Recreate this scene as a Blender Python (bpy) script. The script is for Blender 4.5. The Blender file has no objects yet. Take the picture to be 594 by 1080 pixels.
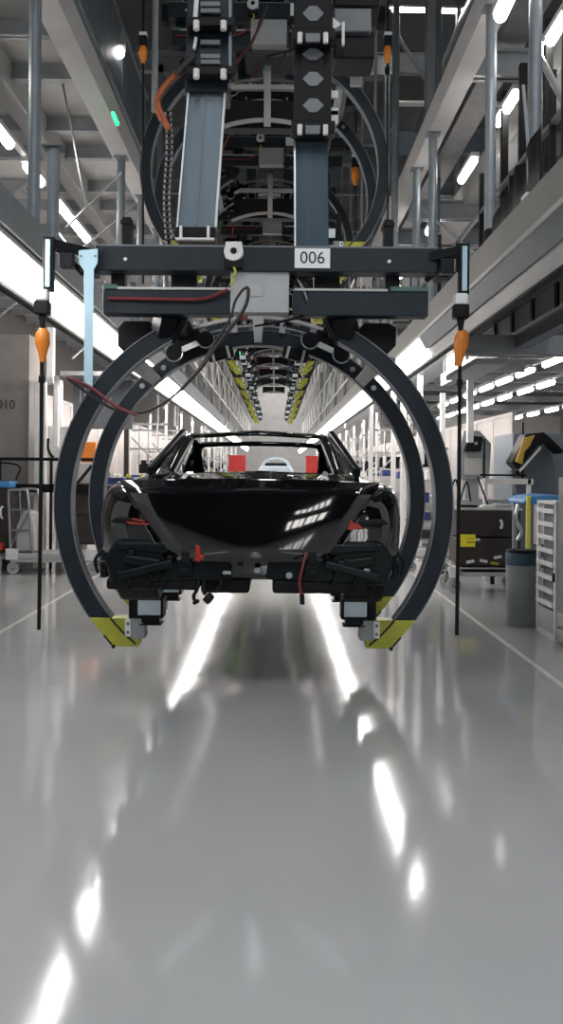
import bpy, bmesh, math, random
from mathutils import Vector, Matrix
random.seed(7)
PI = math.pi
SC = bpy.context.scene
COL = SC.collection

# ------------------------------------------------------------------ camera, world, exposure
CAM_H = 1.55
ROLL = math.radians(0.5)
cam = bpy.data.cameras.new('camera')
cam.sensor_width = 36; cam.lens = 30; cam.sensor_fit = 'AUTO'
cam.shift_x = 0.00556; cam.shift_y = -0.0398
cam.clip_end = 300
co = bpy.data.objects.new('camera', cam); COL.objects.link(co)
co.location = (0, 0, CAM_H); co.rotation_euler = (PI/2, -ROLL, 0)
SC.camera = co
SC.view_settings.view_transform = 'Standard'
SC.view_settings.look = 'None'
SC.view_settings.gamma = 1
SC.view_settings.exposure = 0.55
SC.view_settings.use_curve_mapping = False
SC.cycles.max_bounces = 7
SC.cycles.sample_clamp_indirect = 6
w = bpy.data.worlds.new('world'); SC.world = w; w.use_nodes = True
w.node_tree.nodes['Background'].inputs[0].default_value = (0.93, 0.96, 1.0, 1)
w.node_tree.nodes['Background'].inputs[1].default_value = 0.35

def area(name, loc, sx, sy, power, col=(1, .985, .96), rot=(0, 0, 0)):
    l = bpy.data.lights.new(name, 'AREA'); l.shape = 'RECTANGLE'; l.size = sx; l.size_y = sy; l.energy = power; l.color = col
    o = bpy.data.objects.new(name, l); COL.objects.link(o); o.location = loc; o.rotation_euler = rot; return o
# fill lights added unseen behind the light rails, turned towards the side aisles
for sg, x in ((-1, -2.3), (1, 2.1)): area('aisle_fill', (x, 33.5, 3.2), .15, 43, 780, col=(1, .92, .87), rot=(0, -sg*math.radians(67), 0))
# fill lights added overhead: near floor and behind the viewer, side aisles, far line
for x in (-4.2, 0.0, 4.2): area('hall_fill', (x, -7.0, 8.6), .5, 16, 360, col=(.93, .965, 1))
for x in (-5.5, 5.5): area('upper_fill', (x, 26, 8.7), .3, 40, 350)
area('line_fill', (0.0, 49, 9.4), 2.4, 30, 1700)
STRIP = 12.0      # emission of the two light strips
LAMP = 24.0      # emission of the tube lamps

# ------------------------------------------------------------------ materials
MATS = {}
def mat(name, col, rough=0.5, metal=0.0, var=0.12, scale=8.0, bump=0.0, emit=0.0, coat=0.0, alpha=1.0, stretch=None):
    if name in MATS: return MATS[name]
    m = bpy.data.materials.new(name); m.use_nodes = True
    nt = m.node_tree; b = nt.nodes['Principled BSDF']
    c = (*col, 1) if len(col) == 3 else col
    b.inputs['Base Color'].default_value = c
    b.inputs['Roughness'].default_value = rough
    b.inputs['Metallic'].default_value = metal
    if coat: b.inputs['Coat Weight'].default_value = coat; b.inputs['Coat Roughness'].default_value = 0.03
    if emit:
        b.inputs['Emission Color'].default_value = c; b.inputs['Emission Strength'].default_value = emit
    if alpha < 1: b.inputs['Alpha'].default_value = alpha
    if var > 0:
        tc = nt.nodes.new('ShaderNodeTexCoord'); n = nt.nodes.new('ShaderNodeTexNoise')
        n.inputs['Scale'].default_value = scale; n.inputs['Detail'].default_value = 5
        if stretch:
            mp = nt.nodes.new('ShaderNodeMapping'); mp.inputs['Scale'].default_value = stretch
            nt.links.new(tc.outputs['Object'], mp.inputs[0]); nt.links.new(mp.outputs[0], n.inputs['Vector'])
        else: nt.links.new(tc.outputs['Object'], n.inputs['Vector'])
        r = nt.nodes.new('ShaderNodeMapRange')
        r.inputs['From Min'].default_value = 0.3; r.inputs['From Max'].default_value = 0.7
        r.inputs['To Min'].default_value = 1 - var; r.inputs['To Max'].default_value = 1 + var
        nt.links.new(n.outputs['Fac'], r.inputs[0])
        mx = nt.nodes.new('ShaderNodeVectorMath'); mx.operation = 'SCALE'
        mx.inputs[0].default_value = c[:3]
        nt.links.new(r.outputs[0], mx.inputs['Scale'])
        nt.links.new(mx.outputs[0], b.inputs['Base Color'])
        if bump:
            bp = nt.nodes.new('ShaderNodeBump'); bp.inputs['Strength'].default_value = bump; bp.inputs['Distance'].default_value = 0.01
            nt.links.new(n.outputs['Fac'], bp.inputs['Height']); nt.links.new(bp.outputs[0], b.inputs['Normal'])
    MATS[name] = m
    return m
M = dict(
    hoop=mat('hoop_slate', (0.018, 0.024, 0.031), 0.42, 0.0, 0.15),
    beam=mat('beam_slate', (0.020, 0.027, 0.034), 0.45, 0.0, 0.12),
    black=mat('black_plastic', (0.005, 0.005, 0.006), 0.5),
    darkmetal=mat('dark_metal', (0.014, 0.016, 0.019), 0.4, 0.5),
    steelblue=mat('blue_grey_steel', (0.11, 0.145, 0.172), 0.36, 0.35, 0.12, 3, stretch=(6, 6, .5)),
    bluedark=mat('blue_grey_column', (0.050, 0.076, 0.096), 0.4, 0.3, 0.12, 3, stretch=(6, 6, .5)),
    steel=mat('bare_steel', (0.45, 0.46, 0.47), 0.3, 0.85),
    grey=mat('painted_grey_steel', (0.30, 0.315, 0.33), 0.45, 0.0, 0.1),
    midgrey=mat('mid_grey_steel', (0.16, 0.175, 0.19), 0.45, 0.0, 0.1),
    colgrey=mat('column_grey', (0.19, 0.215, 0.24), 0.38, 0.2, 0.1),
    pale=mat('pale_sheet_metal', (0.46, 0.45, 0.44), 0.5, 0.0, 0.08, 2),
    fascia=mat('brown_grey_fascia', (0.17, 0.165, 0.155), 0.5, 0.0, 0.1, 2),
    deck=mat('deck_sheet', (0.40, 0.385, 0.37), 0.55, 0.0, 0.12, 1.5),
    white=mat('white_enamel', (0.72, 0.72, 0.71), 0.4, 0.0, 0.05),
    box=mat('pale_box', (0.40, 0.41, 0.42), 0.5, 0.0, 0.06),
    yellow=mat('lime_yellow', (0.42, 0.43, 0.04), 0.4, 0.0, 0.1),
    orange=mat('orange_plastic', (0.72, 0.22, 0.02), 0.35, 0.0, 0.1),
    red=mat('red_sheet', (0.42, 0.02, 0.015), 0.4),
    hosered=mat('dark_red_hose', (0.16, 0.015, 0.02), 0.4),
    copper=mat('orange_cable', (0.40, 0.10, 0.03), 0.45),
    gauge=mat('pale_blue_plate', (0.45, 0.66, 0.76), 0.35, 0.0, 0.05),
    bluebox=mat('pale_blue_motor', (0.72, 0.86, 0.92), 0.35, 0.1, 0.1),
    paint=mat('black_car_paint', (0.003, 0.003, 0.004), 0.06, 0.0, 0.0, coat=1.0),
    carraw=mat('dark_primer', (0.006, 0.009, 0.010), 0.35, 0.2, 0.3, 9),
    tailred=mat('red_lamp_trim', (0.35, 0.02, 0.01), 0.3, 0.0, 0.1),
    blue=mat('blue_plastic', (0.03, 0.06, 0.22), 0.4),
    bluemat=mat('bright_blue_cover', (0.06, 0.24, 0.52), 0.5),
    brown=mat('dark_brown_panel', (0.045, 0.038, 0.036), 0.45),
    rubber=mat('wheel_grey', (0.42, 0.42, 0.42), 0.6),
    caseteal=mat('bin_blue_band', (0.025, 0.065, 0.09), 0.5),
    bin=mat('bin_grey', (0.25, 0.27, 0.27), 0.45, 0.0, 0.1, 4),
    labely=mat('yellow_label', (0.85, 0.75, 0.03), 0.5, 0, 0.02),
    labelw=mat('white_label', (0.85, 0.88, 0.88), 0.5, 0, 0.02),
    ink=mat('black_ink', (0.015, 0.015, 0.015), 0.5, 0, 0),
    glassgreen=mat('green_tinted_glass', (0.10, 0.17, 0.15), 0.15, 0, 0.1),
    concrete=mat('grey_concrete', (0.22, 0.205, 0.195), 0.8, 0, 0.12, 3),
    lamp=mat('lamp_tube', (1.0, 0.97, 0.93), 0.5, 0, 0, emit=LAMP),
    lampdim=mat('lamp_tube_far', (1.0, 0.97, 0.93), 0.5, 0, 0, emit=7.0),
    strip=mat('strip_diffuser', (1.0, 0.965, 0.93), 0.5, 0, 0, emit=STRIP),
    green=mat('green_lamp', (0.02, 1.0, 0.25), 0.5, 0, 0, emit=1.6),
    ceil=mat('dark_ceiling', (0.08, 0.085, 0.09), 0.7, 0, 0.2, 1),
    hallceil=mat('hall_ceiling', (0.02, 0.018, 0.017), 0.8, 0, 0.2, 1),
    cabpanel=mat('blue_grey_cladding', (0.10, 0.125, 0.15), 0.5, 0.0, 0.1, 2),
    beige=mat('beige_board', (0.34, 0.29, 0.22), 0.6, 0, 0.1, 3),
    yel2=mat('amber_foam', (0.55, 0.36, 0.06), 0.5, 0, 0.15),
    paleblue=mat('pale_blue_dome', (0.38, 0.45, 0.50), 0.35, 0, 0.1),
)
def floor_mat():
    m = bpy.data.materials.new('polished_epoxy_floor'); m.use_nodes = True
    nt = m.node_tree; N = nt.nodes; L = nt.links; b = N['Principled BSDF']
    tc = N.new('ShaderNodeTexCoord')
    n1 = N.new('ShaderNodeTexNoise'); n1.inputs['Scale'].default_value = 0.7; n1.inputs['Detail'].default_value = 6
    L.new(tc.outputs['Object'], n1.inputs['Vector'])
    cr = N.new('ShaderNodeValToRGB')
    cr.color_ramp.elements[0].position = 0.3; cr.color_ramp.elements[0].color = (0.44, 0.442, 0.445, 1)
    cr.color_ramp.elements[1].position = 0.75; cr.color_ramp.elements[1].color = (0.50, 0.50, 0.50, 1)
    L.new(n1.outputs['Fac'], cr.inputs[0]); L.new(cr.outputs[0], b.inputs['Base Color'])
    n2 = N.new('ShaderNodeTexNoise'); n2.inputs['Scale'].default_value = 1.3; n2.inputs['Detail'].default_value = 4
    L.new(tc.outputs['Object'], n2.inputs['Vector'])
    mr = N.new('ShaderNodeMapRange'); mr.inputs['To Min'].default_value = 0.06; mr.inputs['To Max'].default_value = 0.14
    L.new(n2.outputs['Fac'], mr.inputs[0]); L.new(mr.outputs[0], b.inputs['Roughness'])
    n3 = N.new('ShaderNodeTexNoise'); n3.inputs['Scale'].default_value = 2.2; n3.inputs['Detail'].default_value = 2
    L.new(tc.outputs['Object'], n3.inputs['Vector'])
    n4 = N.new('ShaderNodeTexNoise'); n4.inputs['Scale'].default_value = 14; n4.inputs['Detail'].default_value = 3
    L.new(tc.outputs['Object'], n4.inputs['Vector'])
    ad = N.new('ShaderNodeMath'); ad.operation = 'MULTIPLY_ADD'; ad.inputs[1].default_value = 0.12
    L.new(n4.outputs['Fac'], ad.inputs[0]); L.new(n3.outputs['Fac'], ad.inputs[2])
    bp = N.new('ShaderNodeBump'); bp.inputs['Strength'].default_value = 0.5; bp.inputs['Distance'].default_value = 0.0028
    L.new(ad.outputs[0], bp.inputs['Height']); L.new(bp.outputs[0], b.inputs['Normal'])
    b.inputs['IOR'].default_value = 1.55
    return m
M['floor'] = floor_mat()
for k_ in ('hoop', 'beam', 'black', 'darkmetal', 'carraw', 'brown', 'bluedark'):
    M[k_].node_tree.nodes['Principled BSDF'].inputs['Specular IOR Level'].default_value = 0.2

# ------------------------------------------------------------------ helpers
def PX(px, py, Y):
    """a pixel of the 594x1080 photograph at depth Y, as a world point"""
    dx, dy = px - 291, py - 497
    c, s = math.cos(ROLL), math.sin(ROLL)
    x = dx*c + dy*s; y = -dx*s + dy*c
    return Vector((x*Y/900, Y, CAM_H - y*Y/900))
class MB:
    def __init__(s): s.v = []; s.f = []; s.m = []; s.cur = 0; s.p = []
    def add(s, vs, fs):
        o = len(s.v); s.p.append((o, len(s.f))); s.v += [tuple(v) for v in vs]
        for f in fs: s.f.append([o+i for i in f]); s.m.append(s.cur)
        return s
    def box(s, a, b):
        x0, y0, z0 = [min(a[i], b[i]) for i in range(3)]; x1, y1, z1 = [max(a[i], b[i]) for i in range(3)]
        vs = [(x0,y0,z0),(x1,y0,z0),(x1,y1,z0),(x0,y1,z0),(x0,y0,z1),(x1,y0,z1),(x1,y1,z1),(x0,y1,z1)]
        return s.add(vs, [(0,3,2,1),(4,5,6,7),(0,1,5,4),(1,2,6,5),(2,3,7,6),(3,0,4,7)])
    def cbox(s, c, d): return s.box([c[i]-d[i]/2 for i in range(3)], [c[i]+d[i]/2 for i in range(3)])
    def bar(s, p, q, w, h, up=(0,0,1)):
        """rectangular bar from p to q; w sideways, h along up"""
        p = Vector(p); q = Vector(q); d = (q-p).normalized(); u = Vector(up)
        if abs(d.dot(u)) > 0.98: u = Vector((0,1,0))
        r = d.cross(u).normalized(); u = r.cross(d).normalized()
        vs = [e + r*a*w/2 + u*b*h/2 for e in (p, q) for a, b in ((-1,-1),(1,-1),(1,1),(-1,1))]
        return s.add(vs, [(0,3,2,1)[::-1],(4,5,6,7)[::-1],(0,1,5,4)[::-1],(1,2,6,5)[::-1],(2,3,7,6)[::-1],(3,0,4,7)[::-1]])
    def cyl(s, p, q, r, n=14, r2=None):
        p = Vector(p); q = Vector(q); d = (q-p).normalized(); r2 = r if r2 is None else r2
        a = d.orthogonal().normalized(); b = d.cross(a)
        vs = [p + (a*math.cos(2*PI*i/n)+b*math.sin(2*PI*i/n))*r for i in range(n)] + [q + (a*math.cos(2*PI*i/n)+b*math.sin(2*PI*i/n))*r2 for i in range(n)]
        fs = [(i,(i+1)%n,n+(i+1)%n,n+i) for i in range(n)] + [tuple(range(n))[::-1], tuple(range(n,2*n))]
        return s.add(vs, fs)
    def tube(s, pts, r, n=8):
        pts = smooth(pts); vs = []; fs = []
        prev = None
        for k, p in enumerate(pts):
            d = (pts[min(k+1,len(pts)-1)] - pts[max(k-1,0)]).normalized()
            if prev is None: a = d.orthogonal().normalized()
            else:
                a = prev - d*prev.dot(d)
                a = a.normalized() if a.length > 1e-5 else d.orthogonal().normalized()
            prev = a; b = d.cross(a)
            vs += [p + (a*math.cos(2*PI*i/n)+b*math.sin(2*PI*i/n))*r for i in range(n)]
        for k in range(len(pts)-1):
            for i in range(n): fs.append((k*n+i, k*n+(i+1)%n, (k+1)*n+(i+1)%n, (k+1)*n+i))
        fs.append(tuple(range(n))[::-1]); fs.append(tuple(range((len(pts)-1)*n, len(pts)*n)))
        return s.add(vs, fs)
    def prism(s, poly, y0, y1):
        """polygon of (x, z) pulled from y0 to y1"""
        n = len(poly)
        vs = [(x, y0, z) for x, z in poly] + [(x, y1, z) for x, z in poly]
        return s.add(vs, [tuple(range(n)), tuple(range(n, 2*n))[::-1]] + [(i, n+i, n+(i+1)%n, (i+1)%n) for i in range(n)])
    def prismx(s, poly, x0, x1):
        n = len(poly)
        vs = [(x0, y, z) for y, z in poly] + [(x1, y, z) for y, z in poly]
        return s.add(vs, [tuple(range(n)), tuple(range(n, 2*n))[::-1]] + [(i, n+i, n+(i+1)%n, (i+1)%n) for i in range(n)])
    def arc(s, r0, r1, a0, a1, y0, y1, n=40, b0=None, b1=None):
        """curved band in the xz plane; a0, a1 degrees at the outer radius, b0, b1 at the inner"""
        b0 = a0 if b0 is None else b0; b1 = a1 if b1 is None else b1
        vs = []; fs = []
        for k in range(n+1):
            t = k/n; a = math.radians(a0+(a1-a0)*t); b = math.radians(b0+(b1-b0)*t)
            for y in (y0, y1):
                vs.append((r1*math.cos(a), y, r1*math.sin(a))); vs.append((r0*math.cos(b), y, r0*math.sin(b)))
        for k in range(n):
            o = 4*k; p = o+4
            fs += [(o,p,p+1,o+1), (o+2,o+3,p+3,p+2), (o,o+2,p+2,p), (o+1,p+1,p+3,o+3)]
        fs += [(0,1,3,2), (4*n,4*n+2,4*n+3,4*n+1)]
        return s.add(vs, fs)
    def lathe(s, prof, c=(0,0,0), n=24):
        vs = []; fs = []; m = len(prof)
        for i in range(n):
            a = 2*PI*i/n
            for r, z in prof: vs.append((c[0]+r*math.cos(a), c[1]+r*math.sin(a), c[2]+z))
        for i in range(n):
            j = (i+1) % n
            for k in range(m-1): fs.append((i*m+k, j*m+k, j*m+k+1, i*m+k+1))
        return s.add(vs, fs)
def smooth(pts, k=6):
    pts = [Vector(p) for p in pts]
    if len(pts) < 3: return pts
    out = []
    P = [pts[0]*2-pts[1]] + pts + [pts[-1]*2-pts[-2]]
    for i in range(1, len(P)-2):
        for j in range(k):
            t = j/k; a, b, c, d = P[i-1], P[i], P[i+1], P[i+2]
            out.append(0.5*((2*b)+(c-a)*t+(2*a-5*b+4*c-d)*t*t+(3*b-a-3*c+d)*t**3))
    out.append(pts[-1]); return out
SPLIT = {'roller', 'roller_rim', 'beam_spacer', 'end_cap', 'collar_roller', 'spacer_bolt', 'plate_screw', 'red_trim', 'slot_bolt',
         'column_bracket', 'clamp_stripe', 'bolt_plate', 'crash_bracket', 'label_line', 'crossing_bolt', 'loose_plug', 'foot_rail', 'corner_post', 'underbody', 'junction_box_row', 'traverse', 'terminal'}
def build(name, mb, m, parent=None, bevel=0.0, sm=False, loc=None):
    if name in SPLIT and parent and len(mb.p) > 1:
        first = None
        ends = mb.p[1:] + [(len(mb.v), len(mb.f))]
        for (v0, f0), (v1, f1) in zip(mb.p, ends):
            q = MB(); q.v = mb.v[v0:v1]; q.f = [[i-v0 for i in f] for f in mb.f[f0:f1]]; q.m = mb.m[f0:f1]; q.p = [(0, 0)]
            o = build(name, q, m, parent, bevel, sm, loc); first = first or o
        return first
    me = bpy.data.meshes.new(name); me.from_pydata(mb.v, [], mb.f)
    ms = m if isinstance(m, (list, tuple)) else [m]
    for k in ms: me.materials.append(M[k])
    for p, i in zip(me.polygons, mb.m): p.material_index = min(i, len(ms)-1)
    bm = bmesh.new(); bm.from_mesh(me); bmesh.ops.recalc_face_normals(bm, faces=bm.faces); bm.to_mesh(me); bm.free()
    o = bpy.data.objects.new(name, me); COL.objects.link(o)
    if parent: o.parent = parent
    if loc: o.location = loc
    if bevel:
        b = o.modifiers.new('bevel', 'BEVEL'); b.width = bevel; b.segments = 2; b.limit_method = 'ANGLE'; b.angle_limit = 0.6
    if sm:
        for p in me.polygons: p.use_smooth = True
        try: me.set_sharp_from_angle(angle=math.radians(38))
        except Exception: pass
    return o
def tag(o, label, cat, group=None, kind=None):
    o['label'] = label; o['category'] = cat
    if group: o['group'] = group
    if kind: o['kind'] = kind
    return o
def thing(name, label, cat, loc=(0,0,0), group=None, rz=0):
    o = bpy.data.objects.new(name, None); COL.objects.link(o); o.location = loc; o.rotation_euler.z = rz
    o.empty_display_size = 0.1
    return tag(o, label, cat, group)
def struct(name, mb, m, bevel=0.0, label=None):
    o = build(name, mb, m, None, bevel); o['kind'] = 'structure'
    if label: o['label'] = label
    return o
def children_of(o, pool): return [c for c in pool if c.parent == o]
def dup(o, loc=None, label=None, group=None, parent=None, pool=None):
    pool = list(COL.objects) if pool is None else pool
    c = o.copy(); COL.objects.link(c)
    if parent: c.parent = parent
    if loc is not None: c.location = loc
    if label: c['label'] = label
    if group: c['group'] = group
    for ch in children_of(o, pool): dup(ch, parent=c, pool=pool)
    return c
def text(name, s, size, loc, m, parent=None, rot=(PI/2,0,0), ext=0.001):
    cu = bpy.data.curves.new(name, 'FONT'); cu.body = s; cu.size = size; cu.extrude = ext
    cu.align_x = 'CENTER'; cu.align_y = 'CENTER'; cu.materials.append(M[m])
    o = bpy.data.objects.new(name, cu); COL.objects.link(o); o.location = loc; o.rotation_euler = rot
    dg = bpy.context.evaluated_depsgraph_get()
    me = bpy.data.meshes.new_from_object(o.evaluated_get(dg)); me.name = name
    COL.objects.unlink(o); bpy.data.objects.remove(o)
    o = bpy.data.objects.new(name, me); COL.objects.link(o); o.location = loc; o.rotation_euler = rot
    if not me.materials: me.materials.append(M[m])
    if parent: o.parent = parent
    return o
ORD = ['first', 'second', 'third', 'fourth', 'fifth', 'sixth', 'seventh', 'eighth', 'ninth', 'tenth', 'eleventh', 'twelfth', 'thirteenth', 'fourteenth']

# ------------------------------------------------------------------ structure
struct('floor', MB().box((-14, -20, -0.1), (24, 80, 0)), 'floor')
def line(x, y0, y1, w=0.045):
    return MB().box((x-w/2, y0, 0.0005), (x+w/2, y1, 0.002))
M['paintline'] = mat('pale_floor_line', (0.74, 0.72, 0.69), 0.25, 0, 0.1)
struct('trim_1', line(-2.6, -2, 60), 'paintline', label='thin pale painted line on the floor left of the line')
struct('trim_2', line(2.11, -2, 60), 'paintline', label='thin pale painted line on the floor right of the line')
struct('ceiling', MB().box((-14, -20, 9.6), (7, 80, 9.8)), 'ceil')
struct('ceiling_hall', MB().box((6.5, 4, 6.6), (24, 80, 6.8)), 'hallceil')
struct('wall_rear', MB().box((-14, -20.2, 0), (24, -20, 9.6)), 'black')
for k in range(6): tag(build('reflection_pane', MB().box((4.5+k*.8, -19.98, 1.5), (4.5+k*.8+.45+.2*(k % 2), -19.94, 3.0)).box((5.1+k*.7, -19.98, 4.3), (5.1+k*.7+.45, -19.94, 5.0)), 'lampdim'), f'glowing window pane added behind the viewer to reflect in the boot lid, {ORD[k]} from the left', 'window', 'window panes added behind the viewer')  # added glow, unseen: makes the bright patch on the boot lid
struct('wall_back', MB().box((-14, 66, 0), (24, 66.2, 9.6)), 'pale')
struct('wall_left', MB().box((-12.2, 4, 0), (-12, 78, 9.6)), 'concrete')
struct('wall_right', MB().box((22, 4, 0), (22.2, 78, 6.6)), 'concrete')
struct('wall_hall', MB().box((6.5, 4, 6.2), (6.7, 78, 9.6)), 'ceil')

# long lit rails either side of the line ------------------------------------------------
def light_rail(s, y0, y1, label):
    """s = -1 left, 1 right; housing, diffuser and flanges as one long fitting"""
    t = thing('light_rail', label, 'light fixture', (0, 0, 0), 'long light rails beside the line')
    # slanted face: top inner edge to bottom outer edge
    (xa, za), (xb, zb) = ((1.84, 3.11), (1.95, 2.876)) if s < 0 else ((1.50, 2.965), (1.62, 2.765))
    def P(mb, pts, y0, y1):
        pts = [(x*s, z) for x, z in pts]; return mb.prism(pts if s > 0 else pts[::-1], y0, y1)
    n = 14; L = (y1-y0)/n
    build('housing', P(MB(), [(xa+.02, za+.03), (xa+.14, za+.03), (xb+.06, zb-.01), (xb+.02, zb-.01)], 3.0, 60), 'pale', t, .004)
    build('diffuser', P(MB(), [(xa, za), (xa+.02, za+.01), (xb+.02, zb+.01), (xb, zb)], y0, y1), 'strip', t)
    if s > 0: build('unlit_cover', P(MB(), [(xa, za), (xa+.02, za+.01), (xb-.03, zb+.09), (xb-.05, zb+.08)], 3.0, y0), 'midgrey', t)
    build('upper_lip', P(MB(), [(xa-.015, za), (xa+.03, za), (xa+.03, za+.035), (xa-.015, za+.035)], 3.0, 60), 'pale', t)
    build('lower_lip', P(MB(), [(xb-.01, zb-.03), (xb+.06, zb-.03), (xb+.06, zb-.005), (xb-.01, zb-.005)], 3.0, 60), 'pale', t)
    build('edge_strip', P(MB(), [(xb-.005, zb-.045), (xb+.05, zb-.045), (xb+.05, zb-.03), (xb-.005, zb-.03)], 3.0, 60), 'black', t)
    return t
light_rail(-1, 4.6, 58, 'wide bright continuous light strip running down the left side of the line')
light_rail(1, 9.0, 58, 'wide bright continuous light strip running down the right side of the line')

# fascia girders above the light rails
def girder(name, a, b, m, label, cat='beam', bevel=0.004):
    o = build(name, MB().box(a, b), m, None, bevel); return tag(o, label, cat)
girder('edge_girder', (-1.87, 3, 3.15), (-1.79, 60, 3.40), 'midgrey', 'long grey girder directly above the left light strip')
girder('edge_girder', (1.58, 3, 3.02), (1.67, 60, 3.32), 'fascia', 'long pale brown girder directly above the right light strip')
# underside with small spotlights on the right
girder('walkway_deck', (1.67, 3, 3.26), (2.9, 60, 3.32), 'midgrey', 'grey walkway deck behind the long pale girder on the right', 'walkway')

def rows_deck(s):
    """upper platform: long beams, cross beams and a sheet deck"""
    nm = 'left' if s < 0 else 'right'
    H = 5.5
    def bm_(x0, x1, z0, z1, m, lab):
        return girder('platform_beam', (x0*s, 3, z0), (x1*s, 60, z1), m, lab)
    bm_(1.87, 2.10, H, H+.30, 'pale', f'long pale platform beam high on the {nm}, closest to the line')
    bm_(2.80, 3.00, H, H+.30, 'pale', f'long pale platform beam high on the {nm}, second from the line')
    bm_(4.2, 4.4, H, H+.30, 'pale', f'long pale platform beam high on the {nm}, outermost of three')
    d = MB(); d.box((2.0*s, 3, H+.30), (7.0*s, 60, H+.36))
    tag(build('platform_deck', d, 'deck'), f'pale sheet metal platform deck seen from below, high on the {nm}', 'platform')
    y = 4.4
    k = 0
    while y < 48:
        b = MB(); z = H+.12
        b.box((2.10*s, y, z), (7.0*s, y+.10, z+.02)); b.box((2.10*s, y+.04, z), (7.0*s, y+.06, z+.18))
        o = build('cross_beam', b, 'grey')
        tag(o, f'thin grey cross beam under the {nm} platform deck', 'beam', f'cross beams under the {nm} platform deck')
        y += 1.35 if k % 2 == 0 else 0.9; k += 1
rows_deck(-1)

# right hand upper frame ---------------------------------------------------------------
girder('platform_beam', (1.74, 3, 5.5), (1.95, 60, 5.78), 'pale', 'long pale beam high on the right carried by the round columns')
girder('platform_beam', (2.75, 3, 5.5), (3.05, 60, 5.86), 'pale', 'long wide pale beam high on the right, second from the line')
girder('platform_beam', (3.9, 3, 5.3), (4.3, 60, 5.8), 'pale', 'long wide pale beam in the top right corner')
girder('cable_tray', (2.2, 3, 5.9), (2.5, 60, 6.0), 'steel', 'long steel cable tray high on the right between two pale beams', 'cable tray')
for k, (y, z) in enumerate([(8.6, 5.56), (12.6, 5.3), (14.8, 5.5), (18.8, 5.5), (22.8, 5.5), (28, 5.5), (34, 5.5)]):
    b = MB(); b.box((1.95, y, z), (7.0, y+.16, z+.03)); b.box((1.95, y+.06, z), (7.0, y+.10, z+.25)); b.box((1.95, y, z+.25), (7.0, y+.16, z+.28))
    tag(build('cross_beam', b, 'grey', None), 'grey I-shaped cross beam high on the right behind the round columns', 'beam', 'right hand I-shaped cross beams')
for k, y in enumerate([12.0, 16.0, 20.0, 24.0]):
    b = MB(); b.box((1.6, y, 4.55), (7.0, y+.12, 4.58)); b.box((1.6, y+.045, 4.4), (7.0, y+.075, 4.7)); b.box((1.6, y, 4.7), (7.0, y+.12, 4.73))
    tag(build('cross_beam', b, 'grey', None), 'grey I-shaped cross beam halfway up the right frame', 'beam', 'right hand middle cross beams')
# columns
def column(x, y, z0, z1, r, label, group=None, m='colgrey', square=False):
    t = thing('steel_column', label, 'column', (x, y, z0), group)
    b = MB()
    if square: b.box((-r, -r, 0), (r, r, z1-z0))
    else: b.cyl((0,0,0), (0,0,z1-z0), r, 20)
    build('shaft', b, m, t, sm=not square)
    build('base_plate', MB().box((-r*1.6,-r*1.6,0), (r*1.6,r*1.6,.015)), 'midgrey', t)
    build('head_plate', MB().box((-r*1.6,-r*1.6,z1-z0-.015), (r*1.6,r*1.6,z1-z0)), 'midgrey', t)
    return t
RC = [6.0, 7.25, 9.95, 11.1, 14.0, 15.2, 18.2, 19.4, 22.4, 26, 30, 34, 38]
nth = ['nearest', 'second nearest', 'third nearest', 'fourth nearest', 'fifth nearest', 'sixth nearest']
for k, y in enumerate(RC):
    lab = f'round grey steel column on the right frame, {nth[k]} to the viewer' if k < 4 else f'round grey steel column far back on the right frame, {ORD[k]} from the viewer'
    column(1.80, y, 3.32, 5.5, .046 if k < 2 else .05, lab, 'right frame columns')
    if k < 4: pass
LC = [(6.95, .05), (7.55, .055), (10.8, .05), (12.3, .04), (14.0, .045), (15.2, .045), (18.2, .05), (22.4, .05), (26.5, .05), (31, .05), (36, .05)]
for k, (y, r) in enumerate(LC):
    lab = f'round grey steel column on the left frame, {nth[k]} to the viewer' if k < 4 else f'round grey steel column far back on the left frame, {ORD[k]} from the viewer'
    column(-1.99, y, 3.15, 5.5 if k != 1 else 4.4, r, lab, 'left frame columns', 'colgrey')
# cladding panels above the left platform
t = thing('cladding_wall', 'tall blue-grey sheet cladding standing on the high left platform beam', 'cladding', (-1.87, 0, 5.8))
for k in range(7):
    y0 = 5.4 + k*0.95
    b = MB(); b.box((-.03, y0, 0), (0, y0+.93, 1.05)); build('cladding_sheet', b, 'cabpanel', t, .004)
b = MB(); b.box((-.05, 5.3, .06), (.03, 12.1, .10)); b.box((-.05, 5.3, 1.0), (.02, 12.1, 1.05)); build('cladding_rail', b, 'steel', t)
# diagonal braces
def brace(p, q, r, lab, group, m='steel'):
    return tag(build('diagonal_brace', MB().cyl(p, q, r, 8), m, sm=True), lab, 'brace', group)
for k, y in enumerate([12.0, 16.0, 20.0, 24.0, 28.0, 32.0]):
    for s in (-1, 1):
        nm = 'left' if s < 0 else 'right'
        brace((1.95*s, y-1, 3.5), (3.6*s, y, 5.5), .018, f'thin slanting tie rod in the {nm} frame, {ORD[k]} down the line', f'{nm} slanting tie rods')
        brace((3.6*s, y-1, 3.5), (1.95*s, y+.4, 5.5), .018, f'thin crossing tie rod in the {nm} frame, {ORD[k]} down the line', f'{nm} crossing tie rods', 'grey')
brace(PX(418, 35, 13), PX(456, 96, 13), .03, 'short bright slanting pipe high right of the ring carriers', None)
brace(PX(567, 55, 7), PX(599, 115, 6.6), .028, 'bright slanting pipe beside the nearest right column', None)
brace(PX(0, 215, 10), PX(32, 192, 10), .02, 'short bright slanting rod at the far left edge under the platform', None)
brace(PX(62, 66, 9.2), PX(92, 222, 9.2), .012, 'long thin rod hanging at a slant under the left platform', None)
brace(PX(70, 240, 9.4), PX(128, 182, 9.4), .014, 'thin rod slanting up to a column under the left platform', None)

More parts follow.
